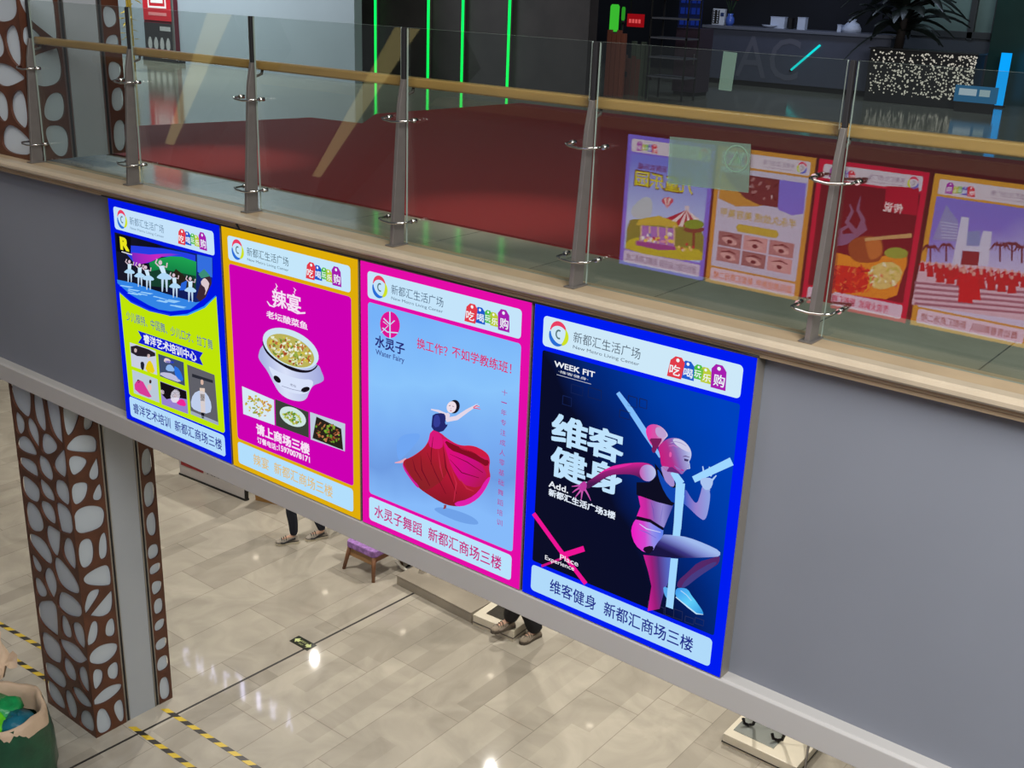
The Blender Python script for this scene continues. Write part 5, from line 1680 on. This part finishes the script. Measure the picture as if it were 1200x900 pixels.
for i, (u, v) in enumerate(((877, 851), (911, 869))):
    p = at(u, v, z=.13)
    x, y = p.x - s0.x, p.y - s0.y
    m = MB(); m.tube([(x - .05, y - .02, .075), (x - .035, y - .02, .03), (x, y, .016), (x + .035, y + .02, .03), (x + .05, y + .02, .1), (x + .05, y + .03, 1.1)], .015, 10); m.build('curved_foot', mat('black_chrome', (36, 34, 34), 0.15, 0.6), t)
xa = at(877, 851, z=.13) - s0; xb = at(911, 869, z=.13) - s0
m = MB(); m.tube([(xa.x + .05, xa.y + .03, 1.1), (xb.x + .05, xb.y + .03, 1.1)], .014, 10); m.build('top_rail', MATS['black_chrome'], t)
p = at(929, 876, z=.05)
t = thing('display_post', 'thin dark post at the right corner of the cream plinth', 'post', (s0.x + .75, s0.y + .12, 0))
m = MB(); m.lathe([(.03, 0), (.03, .008), (.011, .014), (.011, .9)], (0, 0, 0), 12); m.build('post', M_steel_dk, t)
m = MB(); m.ball((0, 0, .91), .016, .016, .016, 10, 6); m.build('cap', M_steel_dk, t)

# ---------------------------------------------------------------- green waste bag
rim = at(-1, 832, z=.70)
bc = Vector((rim.x, rim.y, 0))
t = thing('waste_bag', 'large dark green bag with a beige lining, bottom left on the tiles', 'bag', (bc.x, bc.y, 0))
def ruffle(prof, n, amp, seed):
    r2_ = random.Random(seed); ph = [r2_.uniform(0, 6) for _ in range(6)]
    vs, fs = [], []
    for (r_, z) in prof:
        for k in range(n):
            a = 2 * PI * k / n
            f = 1 + amp * (math.sin(3 * a + ph[0] + z * 2) * .5 + math.sin(7 * a + ph[1] - z * 5) * .35 + math.sin(13 * a + ph[2] + z * 9) * .2)
            vs.append((r_ * f * math.cos(a), r_ * f * math.sin(a), z + amp * .25 * math.sin(5 * a + ph[3]) * z * 1.2))
    for i in range(len(prof) - 1):
        for k in range(n):
            fs.append((i * n + k, i * n + (k + 1) % n, (i + 1) * n + (k + 1) % n, (i + 1) * n + k))
    return vs, fs
m = MB(); v, f = ruffle([(.05, .01), (.36, .02), (.41, .12), (.41, .35), (.375, .58), (.345, .70)], 60, .05, 1); m.add(v, f, 0, True)
m.build('bag_body', mat('dark_green_plastic', (22, 66, 44), 0.3, noise=.35, nscale=9, bump=.5), t, fixn=False)
m = MB(); v, f = ruffle([(.372, .585), (.362, .68), (.345, .73), (.318, .71), (.31, .64), (.30, .52)], 60, .06, 2); m.add(v, f, 0, True)
m.build('lining', mat('beige_lining', (196, 170, 142), 0.7, noise=.1, nscale=6, bump=.6), t, fixn=False)
m = MB()
fl = at(4, 768, z=.62) - bc
for k in range(3):
    vs = []
    for i in range(9):
        for j in range(7):
            vs.append((fl.x - .30 + .042 * i, fl.y - .1 + .035 * j + .02 * math.sin(i * 2.1), .70 + .05 * math.sin(i * 1.3 + j) + .04 * math.cos(j * 2.3 + i * .7) - .03 * i + .02 * k))
    if k == 0:
        m.add(vs, [(i * 7 + j, (i + 1) * 7 + j, (i + 1) * 7 + j + 1, i * 7 + j + 1) for i in range(8) for j in range(6)], 0, True)
m.build('folded_flap', MATS['beige_lining'], t, fixn=False)
def crumple(name, label, c, r_, colr, seed):
    rr = random.Random(seed)
    m = MB(); m.ball((0, 0, 0), r_, r_ * .9, r_ * .55, 14, 9)
    o = m.build(name, mat(colr[0], colr[1], 0.28, noise=.35, nscale=8, bump=.8), None)
    for vx in o.data.vertices:
        vx.co *= rr.uniform(.8, 1.15)
    o.location = c
    return tag(o, label, 'plastic bag')
crumple('plastic_bag', 'bright lime green plastic bag inside the dark green waste bag', (bc.x - .02, bc.y - .10, .60), .17, ('lime_plastic', (92, 190, 30)), 3)
crumple('plastic_bag', 'emerald green plastic bag inside the waste bag, behind the lime one', (bc.x - .12, bc.y + .08, .61), .17, ('emerald_plastic', (16, 130, 70)), 4)
crumple('plastic_bag', 'teal blue plastic bag inside the waste bag, nearest its rim', (bc.x + .13, bc.y + .08, .59), .15, ('teal_plastic', (20, 92, 110)), 5)

# ---------------------------------------------------------------- ceiling lamps and a shop sign (mirrored in the floor)
M_lampglow = glow((255, 240, 214), 9.0)
for i, lx in enumerate((-11.0, -9.2, -7.4, -5.6, -3.8, -2.0, -0.2, 1.6, 3.4, 5.2)):
    for j, ly in enumerate((6.9, 8.6)):
        t = thing('downlight', 'small round downlight in the ceiling over the ground floor', 'lamp', (lx, ly, U - 1.72), 0, 'ceiling downlights')
        m = MB(); m.lathe([(.065, -.001), (.075, -.012), (.055, -.012), (.05, -.002)], (0, 0, 0), 20, caps=False); m.build('ring', M_chrome, t)
        m = MB(); m.lathe([(.05, -.007), (.05, -.003)], (0, 0, 0), 20); m.build('lens', M_lampglow, t)
t = thing('shop_sign', 'row of white lit letters hung below the ceiling, mirrored in the floor tiles', 'sign', (-5.7, 3.98, 0))
xs = [.25, .56, .87, 1.18, 1.50, 1.84, 2.18, 2.50]
for ch, x in zip('CMVLJIRY', xs):
    vs, fs = text_data(ch, 0.0, 4)
    w_ = max(v[0] for v in vs); h_ = max(v[1] for v in vs)
    m = MB()
    m.add([(x + v[0] / w_ * .15, 0, 2.84 + v[1] / h_ * .28) for v in vs], fs)
    m.build('letter', glow((214, 214, 255), 9.0), t, fixn=False)
m = MB(); m.box(.1, 2.8, .01, .03, 3.14, 3.17); m.build('hanging_rail', M_dark, t)
m = MB()
for x in (.2, 1.4, 2.7):
    m.tube([(x, .02, 3.15), (x, .02, U - 1.72)], .008, 6)
m.build('hanger', M_dark, t)

# ================================================================== PEOPLE
def skin_mesh(joints, bones, root, name, mats, parent, sub=2):
    names = list(joints)
    me = bpy.data.meshes.new(name)
    me.from_pydata([joints[n][0] for n in names], [(names.index(a), names.index(b)) for a, b in bones], [])
    o = bpy.data.objects.new(name, me); COL.objects.link(o)
    o.modifiers.new('skin', 'SKIN')
    md = o.modifiers.new('sub', 'SUBSURF'); md.levels = sub; md.render_levels = sub
    for i, n in enumerate(names):
        r_ = joints[n][1]
        me.skin_vertices[0].data[i].radius = r_ if isinstance(r_, tuple) else (r_, r_)
        me.skin_vertices[0].data[i].use_root = (n == root)
    dg = bpy.context.evaluated_depsgraph_get()
    m2 = bpy.data.meshes.new_from_object(o.evaluated_get(dg))
    bpy.data.objects.remove(o); bpy.data.meshes.remove(me)
    m2.name = name
    for p in m2.polygons:
        p.use_smooth = True
    m2.materials.clear()
    m2.materials.append(mats)
    o = bpy.data.objects.new(name, m2); COL.objects.link(o); o.parent = parent
    return o

def shoe(parent, loc, yaw, mats, ln=.275):
    s = bpy.data.objects.new('shoe', None)
    prof = [(-.5, .034, .05), (-.46, .036, .07), (-.3, .036, .10), (-.12, .038, .095), (.08, .044, .07), (.28, .047, .052), (.42, .038, .042), (.5, .012, .03)]
    up = MB(); vs, fs = [], []
    N = 12
    for (t_, w_, h_) in prof:
        for k in range(N):
            a = PI * k / (N - 1)
            vs.append((t_ * ln, w_ * math.cos(a), .018 + h_ * math.sin(a) ** .8))
    for i in range(len(prof) - 1):
        for k in range(N - 1):
            fs.append((i * N + k, i * N + k + 1, (i + 1) * N + k + 1, (i + 1) * N + k))
    fs += [list(range(N)), list(range((len(prof) - 1) * N, len(prof) * N))[::-1]]
    up.add(vs, fs, 0, True)
    o = up.build('shoe', mats[0], parent)
    o.location = loc; o.rotation_euler = (0, 0, yaw)
    so = MB(); so.prism([(t_ * ln * 1.02, w_ * 1.1) for t_, w_, h_ in prof] + [(t_ * ln * 1.02, -w_ * 1.1) for t_, w_, h_ in prof[::-1]], 'xy', 0, .032)
    so.build('sole', mats[1], o, bevel=.004)
    tr = MB(); tr.prism([(t_ * ln * 1.0, w_ * 1.12) for t_, w_, h_ in prof] + [(t_ * ln * 1.0, -w_ * 1.12) for t_, w_, h_ in prof[::-1]], 'xy', .032, .040)
    tr.build('sole_trim', mats[2], o)
    for k in range(3):
        st_ = MB()
        x = ln * (.05 + .09 * k); h = .018 + (.082 - .012 * k)
        st_.tube([(x, .035, h * .62), (x, .015, h + .004), (x, -.015, h + .004), (x, -.035, h * .62)], .005, 6)
        st_.build('lace', mats[2], o)
    for sg in (-1, 1):
        st_ = MB(); st_.tube([(-.35 * ln, sg * .036, .075), (-.1 * ln, sg * .041, .06), (.15 * ln, sg * .047, .034), (.3 * ln, sg * .048, .04)], .011, 6); st_.build('side_stripe', mats[2], o)
    return o

def person(label, feet, yaw, H, top_c, leg_c, hair_c, shoes_c, wide, stride):
    """feet: two heel-to-toe centres on the floor; the body stands over them, facing yaw"""
    FT = [Vector(q) if len(q) == 3 else Vector((*q, 0)) for q in feet]
    c = (FT[0] + FT[1]) / 2
    c.z = 0
    t = thing('person', label, 'person', (c.x, c.y, 0))
    d = Vector((math.cos(yaw), math.sin(yaw), 0)); s = Vector((-d.y, d.x, 0))
    k = H / 1.68
    P = lambda f, l, z: tuple(d * f + s * l + Vector((0, 0, z * k)))
    J = {}
    J['pelvis'] = (P(0, 0, .92), (.13 * k, .10 * k))
    J['waist'] = (P(.01, 0, 1.07), (.115 * k, .085 * k))
    J['chest'] = (P(.01, 0, 1.27), (.135 * k, .10 * k))
    J['collar'] = (P(0, 0, 1.39), (.075 * k, .06 * k))
    J['neck'] = (P(.01, 0, 1.45), .05 * k)
    J['jaw'] = (P(.035, 0, 1.52), (.066 * k, .07 * k))
    J['head'] = (P(.02, 0, 1.60), (.078 * k, .092 * k))
    J['crown'] = (P(.01, 0, 1.655), (.05 * k, .06 * k))
    J['nose'] = (P(.115, 0, 1.555), .009 * k)
    bones = [('pelvis', 'waist'), ('waist', 'chest'), ('chest', 'collar'), ('collar', 'neck'), ('neck', 'jaw'), ('jaw', 'head'), ('head', 'crown'), ('jaw', 'nose')]
    legs = {}
    for i, sd in ((0, 1), (1, -1)):
        f = FT[i] - c
        ank = f - d * .085 + Vector((0, 0, .10))
        hip = Vector(P(0, sd * .085, .88))
        kn = (hip + ank) / 2 + d * (.05 + stride[i] * .06) + Vector((0, 0, .0))
        n = 'LR'[i]
        J['hip' + n] = (tuple(hip), .085 * k); J['knee' + n] = (tuple(kn), .055 * k)
        J['calf' + n] = (tuple(kn * .6 + ank * .4 - d * .02), .052 * k); J['ankle' + n] = (tuple(ank), .036 * k)
        J['foot' + n] = (tuple(f + d * .07 + Vector((0, 0, .045))), .03 * k)
        legs[n] = (hip, kn, ank)
        bones += [('pelvis', 'hip' + n), ('hip' + n, 'knee' + n), ('knee' + n, 'calf' + n), ('calf' + n, 'ankle' + n), ('ankle' + n, 'foot' + n)]
        sw = stride[1 - i] * .16
        J['sh' + n] = (P(-.005, sd * .165, 1.37), .05 * k)
        J['el' + n] = (P(-.03 + sw * .5, sd * .215, 1.09), .038 * k)
        J['wr' + n] = (P(.05 + sw, sd * .225, .86), .026 * k)
        J['palm' + n] = (P(.065 + sw, sd * .228, .80), (.018 * k, .034 * k))
        bones += [('collar', 'sh' + n), ('sh' + n, 'el' + n), ('el' + n, 'wr' + n), ('wr' + n, 'palm' + n)]
        for q, (fx, ln) in enumerate(((-.027, .062), (-.009, .074), (.009, .08), (.027, .07))):
            a, b = 'f%d%sa' % (q, n), 'f%d%sb' % (q, n)
            J[a] = (P(.068 + sw + fx, sd * .228, .765 - ln * .25), .0085); J[b] = (P(.078 + sw + fx, sd * .212, .765 - ln), .007)
            bones += [('palm' + n, a), (a, b)]
        J['th' + n] = (P(.11 + sw, sd * .215, .795), .010); J['tt' + n] = (P(.122 + sw, sd * .208, .755), .008)
        bones += [('palm' + n, 'th' + n), ('th' + n, 'tt' + n)]
    skin_mesh(J, bones, 'pelvis', 'body', mat('skin', (206, 164, 138), 0.55), t, 2)
    # trousers
    T = {'pelvis': (J['pelvis'][0], (.145 * k, .115 * k)), 'waist': (P(0, 0, 1.0), (.13 * k, .10 * k))}
    tb = [('pelvis', 'waist')]
    for n in 'LR':
        hip, kn, ank = legs[n]
        T['hip' + n] = (tuple(hip), .10 * k); T['knee' + n] = (tuple(kn), (.08 if wide else .072) * k)
        e = ank + Vector((0, 0, -.005 if not wide else -.03))
        T['mid' + n] = (tuple((kn + e) / 2 - d * .012), (.088 if wide else .066) * k)
        T['hem' + n] = (tuple(e), (.098 if wide else .052) * k)
        tb += [('pelvis', 'hip' + n), ('hip' + n, 'knee' + n), ('knee' + n, 'mid' + n), ('mid' + n, 'hem' + n)]
    skin_mesh(T, tb, 'pelvis', 'trousers', mat('trousers_' + ('black' if wide else 'navy'), leg_c, 0.8, noise=.15, nscale=12), t, 2)
    Sx = {'hem': (P(0, 0, .93), (.15 * k, .12 * k)), 'waist': (J['waist'][0], (.135 * k, .105 * k)), 'chest': (J['chest'][0], (.155 * k, .12 * k)), 'collar': (J['collar'][0], (.09 * k, .075 * k))}
    sb = [('hem', 'waist'), ('waist', 'chest'), ('chest', 'collar')]
    for n in 'LR':
        Sx['sh' + n] = (J['sh' + n][0], .068 * k); Sx['el' + n] = (J['el' + n][0], .054 * k); Sx['cuff' + n] = (tuple(Vector(J['wr' + n][0]) * .9 + Vector(J['el' + n][0]) * .1), .04 * k)
        sb += [('collar', 'sh' + n), ('sh' + n, 'el' + n), ('el' + n, 'cuff' + n)]
    skin_mesh(Sx, sb, 'chest', 'jacket', mat('jacket_' + ('black' if wide else 'grey'), top_c, 0.85, noise=.1, nscale=12), t, 2)
    hc = Vector(P(-.015, 0, 1.605))
    m = MB(); m.ball((0, 0, 0), .1 * k, .088 * k, .1 * k, 20, 12)
    m.v = [v for v in m.v]
    m.tube([(-.07, 0, .0), (-.10, 0, -.1), (-.095, 0, -.2)], [.05, .055, .02], 12)
    o = m.build('hair', mat('hair', hair_c, 0.5), t); o.location = hc; o.rotation_euler = (0, 0, yaw)
    for v in o.data.vertices:
        if v.co.x > .045 and v.co.z < .045:
            v.co.x = .045
    for sd in (-1, 1):
        m = MB(); m.ball(P(.098, sd * .032, 1.59), .012, .012, .009, 10, 6); m.build('eye', mat('eye', (40, 30, 26), 0.2), t)
        m = MB(); m.ball(P(.01, sd * .082, 1.575), .018, .010, .03, 10, 6); m.build('ear', MATS['skin'], t)
    m = MB(); m.tube([P(.088, -.022, 1.515), P(.1, 0, 1.512), P(.088, .022, 1.515)], .006, 8); m.build('mouth', mat('lips', (170, 90, 86), 0.5), t)
    for i in (0, 1):
        f = FT[i] - c
        shoe(t, f, yaw + (.12 if i else -.05), shoes_c)
    return t
Aa, Ab = at(350, 636, z=0), at(323, 640, z=0)
yaw = math.atan2(Ab.y - Aa.y, Ab.x - Aa.x)
f1_ = at(336.5, 637, z=0); f2_ = at(370.5, 631.5, z=0)
sneak = (mat('pale_grey_mesh', (150, 142, 130), 0.7, noise=.3, nscale=20), mat('cream_rubber', (206, 196, 172), 0.5), mat('black_trim', (34, 32, 34), 0.5))
person('person walking left in dark leggings and beige black sneakers, seen from the knees down', [(f1_.x, f1_.y), (f2_.x, f2_.y)], yaw, 1.62, (110, 110, 116), (20, 26, 42), (28, 22, 20), sneak, False, (.6, -.6))
f1_ = at(589, 738, z=.137); f2_ = at(621, 750, z=0)
Aa, Ab = at(634, 746, z=0), at(606, 756, z=0)
yaw = math.atan2(Ab.y - Aa.y, Ab.x - Aa.x)
grey = (mat('grey_suede', (150, 138, 120), 0.8), mat('dark_rubber', (84, 76, 66), 0.6), mat('taupe_trim', (120, 108, 94), 0.6))
person('person in wide black trousers and grey shoes, one foot on the white plinth', [(f1_.x, f1_.y, .137), (f2_.x, f2_.y)], yaw, 1.66, (28, 28, 30), (14, 14, 17), (24, 20, 18), grey, True, (-.3, .3))
